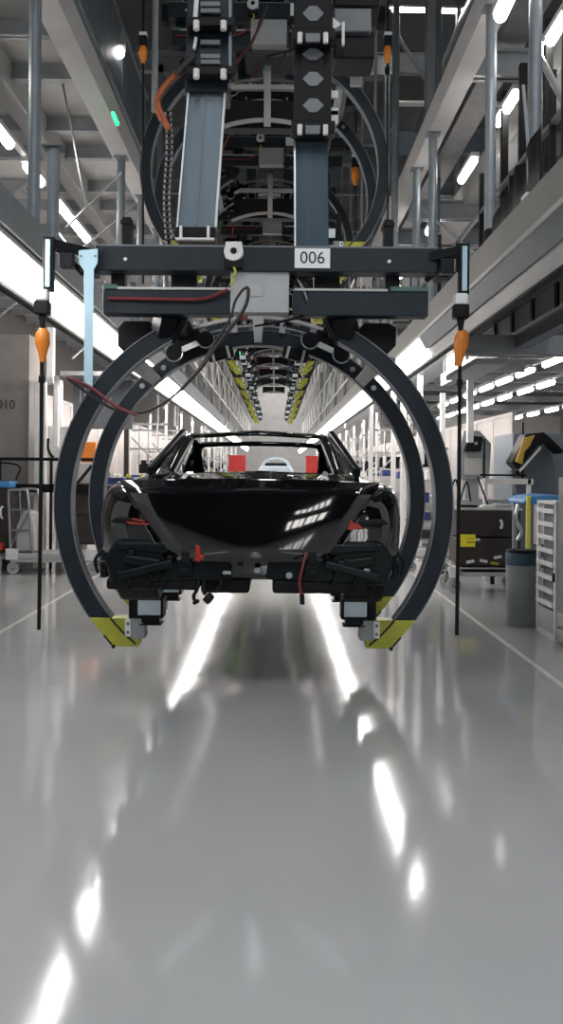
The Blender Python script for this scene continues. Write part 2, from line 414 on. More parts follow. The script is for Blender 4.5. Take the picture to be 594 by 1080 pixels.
# tall inner poles seen between the ring carriers and the right frame
for (px, y0, y1, Y, r, lab) in [(416, 30, 262, 12.0, .05, 'tall pale pole right of the overhead rings, closest to them'),
                                 (460, 0, 245, 12.6, .06, 'tall pale pole behind the long right beam, top left of it'),
                                 (482, 60, 235, 13.5, .05, 'tall pale pole behind the near right column, between crossing beams'),
                                 (396, 0, 120, 11.5, .02, 'thin pale pipe right of the overhead rings'),
                                 (163, 24, 118, 9.0, .035, 'pale vertical pipe left of the leaning lift column')]:
    p = PX(px, y1, Y); q = PX(px, y0-40, Y)
    tag(build('tall_pole', MB().cyl(p, (p.x, p.y, min(q.z+2.2, 9.6)), r, 12), 'grey' if r < .05 else 'colgrey', sm=True), lab, 'pole')
# lamps: short tubes with end caps
def tube_lamp(p, q, r, label, group=None, m='lamp', body=True):
    p = Vector(p); q = Vector(q); c = (p+q)/2
    t = thing('tube_lamp', label, 'lamp', c, group)
    d = (q-p).normalized()
    build('lamp_tube', MB().cyl(p-c, q-c, r, 12), m, t, sm=True)
    if body:
        build('lamp_housing', MB().bar(p-c-d*.06+Vector((0,0,r*1.3)), q-c+d*.06+Vector((0,0,r*1.3)), r*2.2, r*1.2), 'pale', t)
    return t
yy = 8.0
b = MB(); b.box((-2.985, 5, 5.18), (-2.915, 40, 5.22)); tag(build('lamp_trunking', b, 'pale'), 'long thin trunking carrying the lamps under the left platform', 'trunking')
for k, (y, L) in enumerate([(6.9, .9), (9.0, .7), (10.3, .6), (11.6, .6), (12.6, 1.2), (15.5, 1.2), (18.5, 1.2), (21.5, 1.2), (24.5, 1.2)]):
    tube_lamp((-2.95, y-L/2, 5.1), (-2.95, y+L/2, 5.1), .05, ('bright tube lamp under the left platform, %s of the row' % (['nearest','second','third','fourth','fifth'][k])) if k < 5 else f'bright tube lamp far back under the left platform, {ORD[k]} along the row', 'lamps under the left platform')
for k, y in enumerate([5.9, 7.3, 8.8, 10.6, 13, 16, 19]):
    tube_lamp((2.35, y-.35, 5.3), (2.35, y+.35, 5.3), .045, f'bright tube lamp up under the right platform, {ORD[k]} from the near end', 'lamps under the right platform')
tube_lamp(PX(119, 18, 10.5), PX(125, 56, 9.9), .07, 'bright oval lamp on the blue-grey cladding, top left')
tube_lamp(PX(414, 10, 13.5), PX(492, 12, 13.5), .035, 'horizontal bright tube lamp at the top right behind the poles')
tube_lamp(PX(528, 17, 6.6), PX(545, -20, 6.0), .05, 'bright slanting lamp at the top between the two nearest right columns')
gl = tube_lamp(PX(530, 364, 10), PX(530, 385, 10), .045, 'short upright pale lamp with green glow under the right walkway', m='lampdim')
build('hanging_bracket', MB().box((-.02, .04, .1), (.02, .08, 3.26-gl.location.z)), 'green', gl) if False else build('hanging_bracket', MB().box((-.02, .05, -.1), (.02, .08, 3.26-gl.location.z)), 'midgrey', gl)
tag(build('green_signal_lamp', MB().bar(PX(119, 119, 9.3), PX(124, 131, 9.1), .03, .03), 'green'), 'green signal lamp on the platform beam, upper left', 'signal lamp')
for k, (px, py, Y) in enumerate([(252, 373, 26), (254, 385, 30), (247, 392, 30)]):
    tag(build('green_signal_lamp', MB().cbox(PX(px, py, Y), (.09, .1, .12)), 'green'), 'small green signal lamp in the distance inside the big hoop', 'signal lamp', 'distant green signal lamps')
# fill rows added behind the viewer light the near floor and reflect in the paint
for k, (x, y) in enumerate([(-4.4, 2), (4.4, 2), (-2.2, -3), (2.2, -3)]):
    pass

# far hall on the right ----------------------------------------------------------------
for X, zs, H, lab in [(8.5, [26.2, 29.2, 31.9, 34.6, 37.5, 40.5, 43.5], 5.0, 'top'), (10.4, [33, 35.7, 38.9, 42, 45, 48, 51, 54], 5.0, 'middle'), (14.9, [43.2, 46.2, 49.5, 52.8, 56, 59.3, 62.7, 66], 5.0, 'lowest')]:
    b = MB(); b.box((X-.08, 20, H+.12), (X+.08, 70, H+.20))
    tag(build('lamp_trunking', b, 'midgrey'), f'long thin trunking of the {lab} lamp row in the right hall', 'trunking')
    for k, y in enumerate(zs):
        if k % 2 == 0 and lab != 'lowest': area('hall_tube', (X, y, H-.16), .2, 1.7, 160)
        tube_lamp((X, y-.85, H), (X, y+.85, H), .10, f'bright elongated lamp of the {lab} row in the right hall, {ORD[k]} from the near end', f'{lab} lamp row in the right hall', 'lampdim' if lab == 'top' else 'lamp')
for k, y in enumerate([22, 26, 30, 34, 38, 42, 48, 54, 60]):
    tag(build('hall_joist', MB().box((6.7, y, 5.6), (21.9, y+.15, 5.9)), 'midgrey'), f'dark joist crossing under the right hall ceiling, {ORD[k]} from the near end', 'joist', 'hall ceiling joists')
for k in range(6):
    tag(build('beige_wall_panel', MB().box((7.2+k*1.9, 40, 0), (7.2+k*1.9+1.82, 40.08, 3.2)), 'beige' if k % 2 else 'concrete', None, .01), 'tall wall panel at the back of the right hall', 'panel', 'panels at the back of the right hall')

# cladding and deck under the right walkway
t = thing('panelled_side_wall', 'grey panelled side wall with dark dividers under the right light strip', 'wall panel', (2.50, 0, 0))
for k in range(9):
    y0 = 6.2 + k*.72
    build('panel', MB().box((0, y0, 3.02), (.03, y0+.64, 3.25)), 'pale', t, .005)
    build('divider', MB().box((-.02, y0+.64, 3.0), (.04, y0+.72, 3.25)), 'black', t)
build('lower_girder', MB().box((-.04, 5.6, 2.84), (.1, 12.8, 3.02)), 'midgrey', t, .004)
b = MB(); b.box((1.95, 8.8, 2.78), (5.5, 9.0, 2.98)); tag(build('support_girder', b, 'grey', None, .005), 'short grey girder crossing under the right light strip', 'beam')
b = MB(); b.box((2.1, 9.0, 2.70), (2.45, 10.6, 2.76)); tag(build('walkway_deck', b, 'pale', None, .005), 'pale deck plate under the right light strip behind the short girder', 'platform')
for k, (px, py, Y) in enumerate([(520, 304, 6.9), (567, 259, 5.9), (458, 352, 9.5)]):
    t = thing('spot_lamp', 'small round spot lamp under the right girder', 'lamp', PX(px, py, Y), 'spot lamps under the right girder')
    t.location.z = 3.20; t.location.x = 1.80
    build('lamp_body', MB().lathe([(0,.06),(.05,.06),(.06,0),(.05,-.03),(0,-.035)]), 'steel', t, sm=True)
for k in range(10):
    y = 5 + k*2
    tag(build('cable_bundle', MB().tube([(1.88+.04*math.sin(k), y, 3.24), (1.92, y+.9, 3.22), (1.86, y+1.9, 3.25)], .018), 'darkmetal'), f'dark cable run clipped under the right walkway, {ORD[k]} from the near end', 'cable', 'cables under the right walkway')

# ------------------------------------------------------------------ ring carriers
CX, CY, CZ = -0.155, 6.0, 1.32
def arc_end(z): return -math.degrees(math.asin(z/1.40)), -math.degrees(math.asin(z/1.285))
def make_carrier(front=True):
    t = thing('ring_carrier', 'large dark hoop carrier numbered 006 holding the black car body', 'carrier', (CX, CY, CZ))
    ao, ai = arc_end(0.81)
    for y, full in ((0.0, False), (1.13, True)):
        top = 90 if full else 63
        for s in (1, -1):
            b = MB()
            def A(a): return a if s > 0 else 180-a
            b.arc(1.285, 1.40, A(ao), A(top), y, y+.10, 44, A(ai), A(top))
            o = build('hoop', b, 'hoop', t, .006)
            e = MB(); e.arc(1.40, 1.408, A(ao), A(top), y-.004, y+.104, 44); e.arc(1.277, 1.285, A(ai), A(top), y-.004, y+.104, 44)
            build('hoop_rim', e, 'midgrey', o)
            # yellow foot
            po = []
            for k in range(7):
                z = .81 + .2*k/6; po.append((s*math.sqrt(1.40**2-z*z), -z))
            poly = po + [(s*.80, -1.01), (s*.765, -.81)]
            if s < 0: poly = poly[::-1]
            f = MB(); f.prism(poly, y-.01, y+.12)
            fo = build('foot', f, 'yellow', t, .006)
            d = MB(); pts = [(s*(math.sqrt(1.285**2-z*z)), y-.014, -z) for z in (.81, .87, .93, .99)]
            d.tube(pts, .007); build('foot_seam', d, 'brown', fo)
            d = MB(); d.cyl((s*.975, y-.012, -1.01), (s*.975, y+.03, -1.01), .014); d.bar((s*1.043, y-.006, -.93), (s*.985, y-.006, -.998), .012, .012)
            build('foot_pad', d, 'black', fo)
            # grey plate with two bolts
            d = MB(); d.box((s*.845, y-.03, -.95), (s*.755, y+.13, -.81)); pl = build('foot_plate', d, 'grey', t, .004)
            d = MB(); d.cbox((s*.87, y-.02, -.875), (.045, .025, .125)); build('slot_plate', d, 'labelw', pl, .01)
            d = MB(); d.cyl((s*.87, y-.037, -.845), (s*.87, y-.03, -.845), .011); d.cyl((s*.87, y-.037, -.905), (s*.87, y-.03, -.905), .011)
            build('slot_bolt', d, 'midgrey', pl)
            # black post and motor with pale blue cover
            d = MB(); d.box((s*.868, y-.02, -.81), (s*.81, y+.1, -.50)); d.box((s*.81, y, -.56), (s*.60, y+.09, -.50)); build('post', d, 'black', t, .006)
            d = MB(); d.box((s*.80, y-.05, -.785), (s*.63, y+.12, -.675)); mo = build('motor', d, 'bluebox', t, .008)
            d = MB(); d.box((s*.805, y-.055, -.80), (s*.62, y+.12, -.783)); d.box((s*.805, y-.055, -.677), (s*.62, y+.12, -.662)); d.box((s*.64, y-.055, -.79), (s*.622, y+.12, -.67)); build('motor_frame', d, 'black', mo, .004)
            d = MB(); d.box((s*.78, y-.03, -.845), (s*.65, y+.1, -.80)); d.box((s*.79, y-.04, -.855), (s*.635, y+.1, -.845)); build('motor_base', d, 'darkmetal', mo, .004)
            d = MB(); d.tube([(s*.70, y+.04, -.67), (s*.69, y+.03, -.61), (s*.66, y+.02, -.58), (s*.68, y+.05, -.55)], .022); build('elbow_pipe', d, 'black', mo, sm=True)
    # spacer bars joining the hoops
    for s in (1, -1):
        for a in (49,):
            ca, sa = math.cos(math.radians(a)), math.sin(math.radians(a))
            if a == 49:
                d = MB().bar((s*1.342*ca, .10, 1.342*sa), (s*1.342*ca, 1.13, 1.342*sa), .10, .115, up=(s*ca,0,sa))
                build('spacer_bar', d, 'grey', t, .005)
                d = MB()
                for q in (44, 54):
                    d.cyl((s*1.342*math.cos(math.radians(q)), 1.115, 1.342*math.sin(math.radians(q))), (s*1.342*math.cos(math.radians(q)), 1.13, 1.342*math.sin(math.radians(q))), .022)
                build('spacer_bolt', d, 'steel', t)
        # roller trolley clamping the hoops
        a = 66
        R = Matrix.Rotation(math.radians(-(90-a)*s), 4, 'Y')
        def place(mb, base): mb.v = [tuple(R @ Vector(v)) for v in mb.v]; return mb
        d = MB(); d.cbox((0, 1.02, 1.41), (.24, .14, .13)); d.cbox((0, .98, 1.50), (.16, .16, .10))
        tr = build('roller_trolley', place(d, 0), 'black', t, .012)
        d = MB(); d.cyl((-.14, .93, 1.36), (-.14, 1.08, 1.36), .065, 18); d.cyl((.14, .93, 1.36), (.14, 1.08, 1.36), .065, 18); build('roller', place(d, 0), 'darkmetal', tr, sm=True)
        d = MB()
        for q in (-.14, .14):
            d.tube([(q+.072*math.cos(u), .925, 1.36+.072*math.sin(u)) for u in [PI+k*PI/6 for k in range(7)]], .006)
        build('roller_rim', place(d, 0), 'steel', tr)
        d = MB(); d.cbox((0, .925, 1.355), (.13, .012, .045)); build('type_label', place(d, 0), 'labelw', tr)
        d = MB(); d.cbox((0, .94, 1.49), (.09, .02, .05)); d.cyl((-.02, .925, 1.50), (-.02, .94, 1.50), .016); d.cyl((.03, .925, 1.46), (.03, .94, 1.46), .016); build('bolt_plate', place(d, 0), 'midgrey', tr)
        # inner clamp below the hoop
        a = 75.5; R = Matrix.Rotation(math.radians(-(90-a)*s), 4, 'Y')
        d = MB(); d.cbox((0, 1.08, 1.235), (.22, .08, .09)); cl = build('inner_clamp', place(d, 0), 'black', t, .02)
        d = MB(); d.cbox((-.065, 1.035, 1.235), (.022, .015, .10)); d.cbox((.065, 1.035, 1.235), (.022, .015, .10)); build('clamp_stripe', place(d, 0), 'pale', cl)
    # thin upper rail with posts on the rear hoop
    d = MB(); d.arc(1.492, 1.518, 60, 120, 1.06, 1.12, 40); build('top_rail', d, 'pale', t)
    d = MB(); d.arc(1.43, 1.44, 62, 118, 1.08, 1.12, 40); build('cable_rail', d, 'grey', t)
    for a in (72, 82, 98, 108):
        ca, sa = math.cos(math.radians(a)), math.sin(math.radians(a))
        build('rail_post', MB().bar((1.39*ca, 1.09, 1.39*sa), (1.5*ca, 1.09, 1.5*sa), .03, .05, up=(-sa,0,ca)), 'grey', t)
    build('hanger_plate', MB().prism([(-.03,1.29),(.03,1.29),(.055,1.60),(-.055,1.60)], 1.02, 1.05), 'box', t, .003)
    # beams: z relative to hoop centre
    b = MB(); b.box((-1.08, -.22, 1.585), (1.24, -.06, 1.755)); bm_ = build('upper_beam', b, 'beam', t, .006)
    b = MB(); b.box((-1.15, -.20, 1.56), (-1.08, -.05, 1.74)); b.box((1.24, -.20, 1.56), (1.32, -.02, 1.74)); build('end_cap', b, 'black', bm_, .006)
    b = MB(); b.box((-1.08, -.222, 1.747), (1.24, -.2, 1.757)); build('beam_edge', b, 'midgrey', bm_)
    b = MB(); b.box((.27, -.232, 1.605), (.51, -.221, 1.74)); lb = build('number_plate', b, 'labelw', bm_, .003)
    for x in (-.875, .91):
        b = MB(); b.box((x-.03, -.20, 1.70), (x+.03, -.08, 1.95)); b.box((x-.04, -.21, 1.90), (x+.04, -.07, 1.93)); build('stub_post', b, 'black', t, .004)
        b = MB(); b.cyl((x, -.235, 1.655), (x, -.22, 1.655), .012); build('beam_bolt', b, 'white', bm_)
    # sensor wheel with hook
    b = MB(); b.cyl((-.14, -.30, 1.70), (-.14, -.22, 1.70), .065, 20); b.cbox((-.14, -.26, 1.74), (.11, .07, .05)); sw = build('sensor_drum', b, 'white', t, .006)
    b = MB(); b.cyl((-.14, -.31, 1.70), (-.14, -.30, 1.70), .022, 14); b.cbox((-.14, -.25, 1.625), (.12, .06, .055)); build('sensor_base', b, 'black', sw, .004)
    b = MB(); b.tube([(-.14, -.27, 1.60), (-.125, -.28, 1.56), (-.15, -.28, 1.53), (-.14, -.28, 1.50), (-.16, -.28, 1.47)], .008); build('hook', b, 'yellow', t)
    for s, x0, x1 in ((-1, -1.04, -.15), (1, .26, 1.19)):
        b = MB(); b.box((x0, -.16, 1.30), (x1, -.02, 1.465)); lo = build('lower_beam', b, 'beam', t, .006)
        b = MB(); b.box((x0+(.01 if s > 0 else .1), -.17, 1.466), (x1-(.28 if s > 0 else 0), 0, 1.482)); build('beam_flange', b, 'pale', lo)
        b = MB(); b.box((x1-.26 if s > 0 else x0, -.17, 1.468), (x1 if s > 0 else x0+.1, 0, 1.50)); build('guide_block', b, 'glassgreen', lo, .004)
        # black motor under the beam
        xm = s*.85 + (.03 if s > 0 else 0)
        b = MB(); b.prism([(xm-.10,1.08),(xm+.07,1.08),(xm+.13,1.14),(xm+.13,1.27),(xm+.08,1.30),(xm-.10,1.30),(xm-.14,1.25),(xm-.14,1.12)], .12, .38); mo = build('drive_motor', b, 'black', t, .01)
        b = MB(); b.prism([(xm-s*.16,1.17),(xm-s*.28,1.17),(xm-s*.24,1.30),(xm-s*.14,1.30)], .05, .1); build('motor_bracket', b, 'grey', mo, .004)
        b = MB(); b.tube([(xm, .1, 1.09), (xm+s*.05, .08, 1.04), (xm+s*.12, .1, 1.03)], .02); build('motor_cable', b, 'midgrey', mo)
        # struts from beam to front hoop
        b = MB(); b.bar((s*.62, -.02, 1.33), (s*.66, .05, 1.20), .12, .16); b.bar((s*.50, 0, 1.32), (s*.60, .05, 1.14), .06, .05); build('hoop_strut', b, 'darkmetal', t, .006)
        b = MB(); b.box((s*.5-.09, -.05, 1.46), (s*.5+.09, .1, 1.60)); b.box((s*.95-.05, -.1, 1.45), (s*.95+.05, 0, 1.60)); build('beam_spacer', b, 'darkmetal', t, .006)
        # longitudinal arms from front beam to rear hoop
        b = MB(); b.bar((s*.62, 0, 1.36), (s*.62, 1.6, 1.36), .10, .10); build('long_arm', b, 'hoop', t, .006)
    b = MB(); b.box((-.165, -.19, 1.31), (.235, -.05, 1.59)); cb = build('control_box', b, 'box', t, .006)
    b = MB(); b.box((-.05, -.198, 1.42), (.05, -.19, 1.50)); build('box_cover', b, 'pale', cb)
    for k in range(3):
        b = MB(); b.tube([(.25+.01*k, -.1, 1.58), (.33-.02*k, -.15, 1.52), (.36, -.15, 1.42-.04*k), (.27, -.12, 1.34-.03*k), (.2-.1*k, -.05, 1.24)], .008); build('loose_cable', b, 'grey' if k == 1 else 'black', t)
    # rear beam assembly to give the frame depth
    b = MB(); b.box((-1.04, 1.45, 1.34), (1.19, 1.60, 1.50)); build('rear_beam', b, 'beam', t, .006)
    b = MB()
    for k in range(9): b.cbox((-.9+k*.22+.03*math.sin(k*3), 1.25, 1.40+.04*math.sin(k*5)), (.09, .1, .07))
    build('junction_box_row', b, 'midgrey', t, .006)
    b = MB(); b.tube([(-1.0, -.18, 1.40), (-.6, -.19, 1.395), (-.35, -.19, 1.40), (-.18, -.2, 1.46)], .012); build('red_hose', b, 'hosered', t)
    return t
def part_late(t, name, mb, m, bev=0.0, sm=False): return build(name, mb, m, t, bev, sm)

carrier = make_carrier()
pool0 = list(COL.objects)
# overhead carriers, copied before the front one gets its own extras
ups = [carrier]
names_up = ['nearest to the viewer', 'second nearest', 'third nearest', 'fourth nearest']
for k in range(10):
    lab = (f'empty dark hoop carrier hanging high overhead, {names_up[k]} of the row') if k < 4 else f'empty dark hoop carrier with lime feet far down the overhead row, {ORD[k]} along it'
    c = dup(carrier, (CX, 9.6, 4.95) if k == 0 else (CX, 10.0+4*k, 5.2), lab, 'empty hoop carriers on the overhead rails', pool=pool0)
    # short twin lift columns to the rails
    for x in (-.42, .36):
        b = MB(); b.box((x-.10, .1, 1.75), (x+.10, .25, 2.9)); build('lift_column', b, 'bluedark', c, .006)
    b = MB(); b.tube([(-.2, -.25, 2.9), (-.3, -.26, 2.3), (-.55, -.27, 1.9), (-.75, -.28, 1.5), (-.8, -.2, 1.2)], .014); build('orange_cable', b, 'copper', c)
    # cross frame over the hoops
    b = MB(); b.box((-1.0, .3, 1.95), (1.0, .6, 2.2)); b.box((-.9, .9, 2.3), (.9, 1.1, 2.55)); build('traverse', b, 'darkmetal', c, .01)
    b = MB(); b.box((-.30, .0, 1.98), (.12, .1, 2.25)); build('upper_box', b, 'box', c, .006)
    build('cross_bar', MB().box((-.50, .3, 1.03), (.50, .36, 1.09)), 'deck', c, .004)
    build('brace_post', MB().box((-.02, .28, .60), (.06, .32, 1.30)), 'deck', c, .004)
    e = MB(); e.arc(1.52, 1.56, 66, 114, .30, .34, 24); e.v = [(x, y, z-.86) for x, y, z in e.v]; build('curved_rail', e, 'deck', c)
    b = MB(); b.box((-.6, .4, .62), (.6, .6, .95)); build('inner_traverse', b, 'black', c, .01)
    b = MB()
    for q in range(12): b.cbox((-.95+q*.17, .28, 2.06+.04*math.sin(q*2.3)), (.07, .05, .08))
    build('terminal_row', b, 'grey', c, .004)
for s, x in ((-1, -.62), (1, .30)):
    tag(build('conveyor_rail', MB().box((x-.06, 4.5, 8.05), (x+.06, 60, 8.35)), 'darkmetal', None, .006), f'dark overhead conveyor rail, {"left" if s < 0 else "right"} one of the pair', 'rail')
for k in range(12):
    y = 6.2 + k*4.2
    tag(build('conveyor_yoke', MB().box((-2.08, y, 8.35), (1.95, y+.25, 8.65)).box((-2.08, y, 5.86), (-1.98, y+.2, 8.5)).box((1.8, y, 5.78), (1.9, y+.2, 8.5)), 'midgrey', None, .006), f'grey portal frame spanning above the overhead rails, {ORD[k]} from the near end', 'frame', 'portal frames over the line')

# front carrier extras ---------------------------------------------------------------
def Lc(v): return (v[0]-CX, v[1]-CY, v[2]-CZ)      # world to carrier space
text('plate_number', '006', .115, (.39, -.2335, 1.672), 'ink', carrier)
# leaning lift column (left)
YF = 6.02
lc = build('leaning_lift_column', MB(), 'steelblue', carrier) if False else None
def quadcol(px0, py0, wd0, px1, py1, wd1, Y, dep, m, name):
    a, b_ = PX(px0, py0, Y), PX(px1, py1, Y)
    k = Y/900
    vs = []
    for c, wd in ((a, wd0*k), (b_, wd1*k)):
        for dx, dy in ((-1,0),(1,0),(1,1),(-1,1)): vs.append(Lc((c.x+dx*wd/2, Y+dy*dep, c.z)))
    mb = MB().add(vs, [(0,1,2,3),(4,5,6,7),(0,1,5,4),(1,2,6,5),(2,3,7,6),(3,0,4,7)])
    return build(name, mb, m, carrier, .005)
col_l = quadcol(207, 240, 40, 218, 92, 37, YF, .2, 'steelblue', 'lift_column')
def bar_px(x0, y0, x1, y1, Y, w, h): return MB().bar(Lc(PX(x0, y0, Y)), Lc(PX(x1, y1, Y)), w, h)
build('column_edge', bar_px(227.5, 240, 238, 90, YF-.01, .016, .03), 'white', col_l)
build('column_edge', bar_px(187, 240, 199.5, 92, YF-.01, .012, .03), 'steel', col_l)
build('column_seam', bar_px(207, 238, 218, 96, YF-.003, .006, .008), 'midgrey', col_l)
up_l = quadcol(217.5, 96, 46, 226, -150, 46, YF-.05, .3, 'hoop', 'outer_column')
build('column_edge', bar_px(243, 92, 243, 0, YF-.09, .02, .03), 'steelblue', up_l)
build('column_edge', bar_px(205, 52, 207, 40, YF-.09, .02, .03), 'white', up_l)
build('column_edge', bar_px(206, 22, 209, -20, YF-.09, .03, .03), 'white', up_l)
for py in (27, 78): build('column_collar', MB().cbox(Lc(PX(223, py, YF-.12)), (.34, .12, .06)), 'black', up_l, .006)
b = MB()
for py in (27, 78):
    for dx in (-.115, .07): 
        c = Lc(PX(225, py, YF-.2)); b.cyl((c[0]+dx, c[1], c[2]-.03), (c[0]+dx, c[1], c[2]+.03), .022, 14)
build('collar_roller', b, 'white', up_l, sm=True)
b = MB()
for py in (5, 12, 45, 60, 66):
    c = Lc(PX(222, py, YF-.07)); b.cbox(c, (.14, .03, .035))
build('column_bracket', b, 'midgrey', up_l, .006)
b = MB()
c0 = Lc(PX(207, 247, YF-.03))
b.cbox((c0[0], c0[1]+.05, c0[2]+.0), (.28, .2, .075))
sh = build('column_shoe', b, 'black', col_l, .006)
b = MB(); b.cbox((c0[0]-.10, c0[1]-.06, c0[2]-.005), (.02, .03, .09)); b.cbox((c0[0]+.09, c0[1]-.06, c0[2]-.005), (.02, .03, .09)); b.cbox((c0[0], c0[1]-.07, c0[2]-.055), (.27, .04, .016)); build('shoe_bracket', b, 'white', sh, .003)
# upright lift column (right)
col_r = quadcol(329, 268, 36, 328, 145, 36, YF, .22, 'bluedark', 'lift_column')
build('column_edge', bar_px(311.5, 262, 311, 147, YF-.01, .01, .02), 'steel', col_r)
up_r = quadcol(330, 147, 39, 331, -150, 39, YF-.05, .3, 'black', 'outer_column')
for py, hh in ((14, .065), (57, .05), (83, .06), (111, .06)):
    c = Lc(PX(330.5, py, YF-.06)); wd = .075
    b = MB().prism([(c[0]-wd, c[2]), (c[0]-wd*.35, c[2]-hh*.8), (c[0]+wd*.35, c[2]-hh*.8), (c[0]+wd, c[2]), (c[0]+wd*.35, c[2]+hh*.8), (c[0]-wd*.35, c[2]+hh*.8)], c[1], c[1]+.012)
    build('diamond_opening', b, 'midgrey', up_r)
for py in (40, 137): build('column_collar', MB().cbox(Lc(PX(330, py, YF-.11)), (.30, .12, .085)), 'black', up_r, .006)
b = MB()
for py in (40, 137):
    for dx in (-.088, .088):
        c = Lc(PX(330, py, YF-.19)); b.cyl((c[0]+dx, c[1], c[2]-.033), (c[0]+dx, c[1], c[2]+.033), .018, 12)
build('collar_roller', b, 'white', up_r, sm=True)
b = MB()
for py in (40, 137): b.cbox(Lc(PX(330, py, YF-.175)), (.10, .02, .06))
build('collar_pad', b, 'midgrey', up_r, .004)
# tall motor box block and small plates right of the upright column, at the same level
b = MB(); b.cbox(Lc(PX(370, 32, YF+.3)), (.27, .3, .17)); gb = build('gear_box', b, 'midgrey', carrier, .01)
b = MB(); b.prism([Lc(PX(351,20,YF))[::2], Lc(PX(360,27,YF))[::2], Lc(PX(351,34,YF))[::2]], .0, .03); b.cbox(Lc(PX(362, 36, YF)), (.02, .03, .16)); build('bracket_plate', b, 'white', gb)
for py, hh in ((100, .05), (118, .05), (124, .09)):
    build('small_plate', MB().cbox(Lc(PX(353, py, YF+.02)), (.05, .02, hh)), 'white', up_r)
b = MB(); b.cbox(Lc(PX(372, 60, YF+.35)), (.3, .3, .16)); build('drive_housing', b, 'black', carrier, .01); build('drive_housing', MB().cbox(Lc(PX(375, 8, YF+.35)), (.34, .3, .14)), 'black', carrier, .01)
b = MB(); b.cbox(Lc(PX(376, 80, YF+.6)), (.09, .05, .16)); build('pale_cover', b, 'pale', carrier, .005)
# drag chain left of the leaning column
b = MB()
for k in range(24): b.cbox(Lc(PX(177+1.5*math.sin(k*.3), 120+k*5.9, 6.3)), (.055, .05, .026))
ch = build('drag_chain', b, 'black', carrier, .004)
b = MB()
for k in range(24): b.cbox(Lc(PX(174.5+1.5*math.sin(k*.3), 120+k*5.9, 6.26)), (.012, .02, .02)); b.cbox(Lc(PX(180+1.5*math.sin(k*.3), 120+k*5.9, 6.26)), (.012, .02, .02))
build('chain_pins', b, 'grey', ch)
# orange cable bundle at upper left
def cable(pts, r, m, name='cable', Y=6.0, par=carrier):
    return build(name, MB().tube([Lc(PX(p[0], p[1], p[2] if len(p) > 2 else Y)) for p in pts], r), m, par, sm=True)
cable([(203, 62), (192, 75), (180, 84), (168, 100), (167, 112), (172, 124), (178, 136)], .022, 'copper', 'orange_cable', 5.95)
cable([(170, 98), (164, 108), (166, 118), (170, 128)], .012, 'copper', 'orange_cable', 5.93)
cable([(205, 58), (196, 68), (186, 78)], .030, 'brown', 'orange_cable', 5.9)
cable([(282, 5, 6.6), (272, 32, 6.6), (255, 60, 6.6), (240, 78, 6.6)], .010, 'brown', 'brown_cable')
cable([(275, 20, 6.6), (266, 45, 6.6), (248, 66, 6.6), (243, 74, 6.6)], .010, 'hosered', 'brown_cable')
# cable loop hanging from the hook
cable([(262, 303), (256, 306), (248, 318), (243, 335), (228, 360), (205, 395), (180, 420), (150, 435), (122, 432), (100, 420), (72, 400)], .009, 'brown', 'pendant_cable', 5.62)
cable([(259, 303), (262, 306), (260, 320), (252, 335), (240, 350), (228, 366), (212, 388), (190, 412)], .012, 'brown', 'pendant_cable', 5.6)
cable([(70, 398), (95, 408), (122, 428), (145, 438)], .010, 'hosered', 'pendant_cable', 5.58)
build('cable_knot', MB().cbox(Lc(PX(256, 335, 5.62)), (.07, .03, .035)), 'hosered', carrier, .01)
# pale blue gauge plate
Yg = 5.72
pts = [(83,264),(103,262),(103,277),(99,284),(97.5,408),(88.5,406),(88.5,285),(83,278)]
poly = [Lc(PX(x, y, Yg))[::2] for x, y in pts]
g = build('gauge_plate', MB().prism(poly, Yg-CY, Yg-CY+.015), 'gauge', carrier, .002)
g['label'] = 'pale blue hanging gauge plate'
build('plate_mount', MB().box(Lc(PX(86, 266, Yg+.1)), Lc(PX(101, 284, Yg+.02))), 'black', g)
b = MB(); b.cyl(Lc(PX(85.5, 270, Yg)), Lc(PX(85.5, 270, Yg-.01)), .006); b.cyl(Lc(PX(100.5, 270, Yg)), Lc(PX(100.5, 270, Yg-.01)), .006); build('plate_screw', b, 'ink', g)

# ------------------------------------------------------------------ car body
car = thing('car_body', 'glossy black unfinished car body seen from behind, held inside the hoops', 'car', (CX, 5.12, 0))
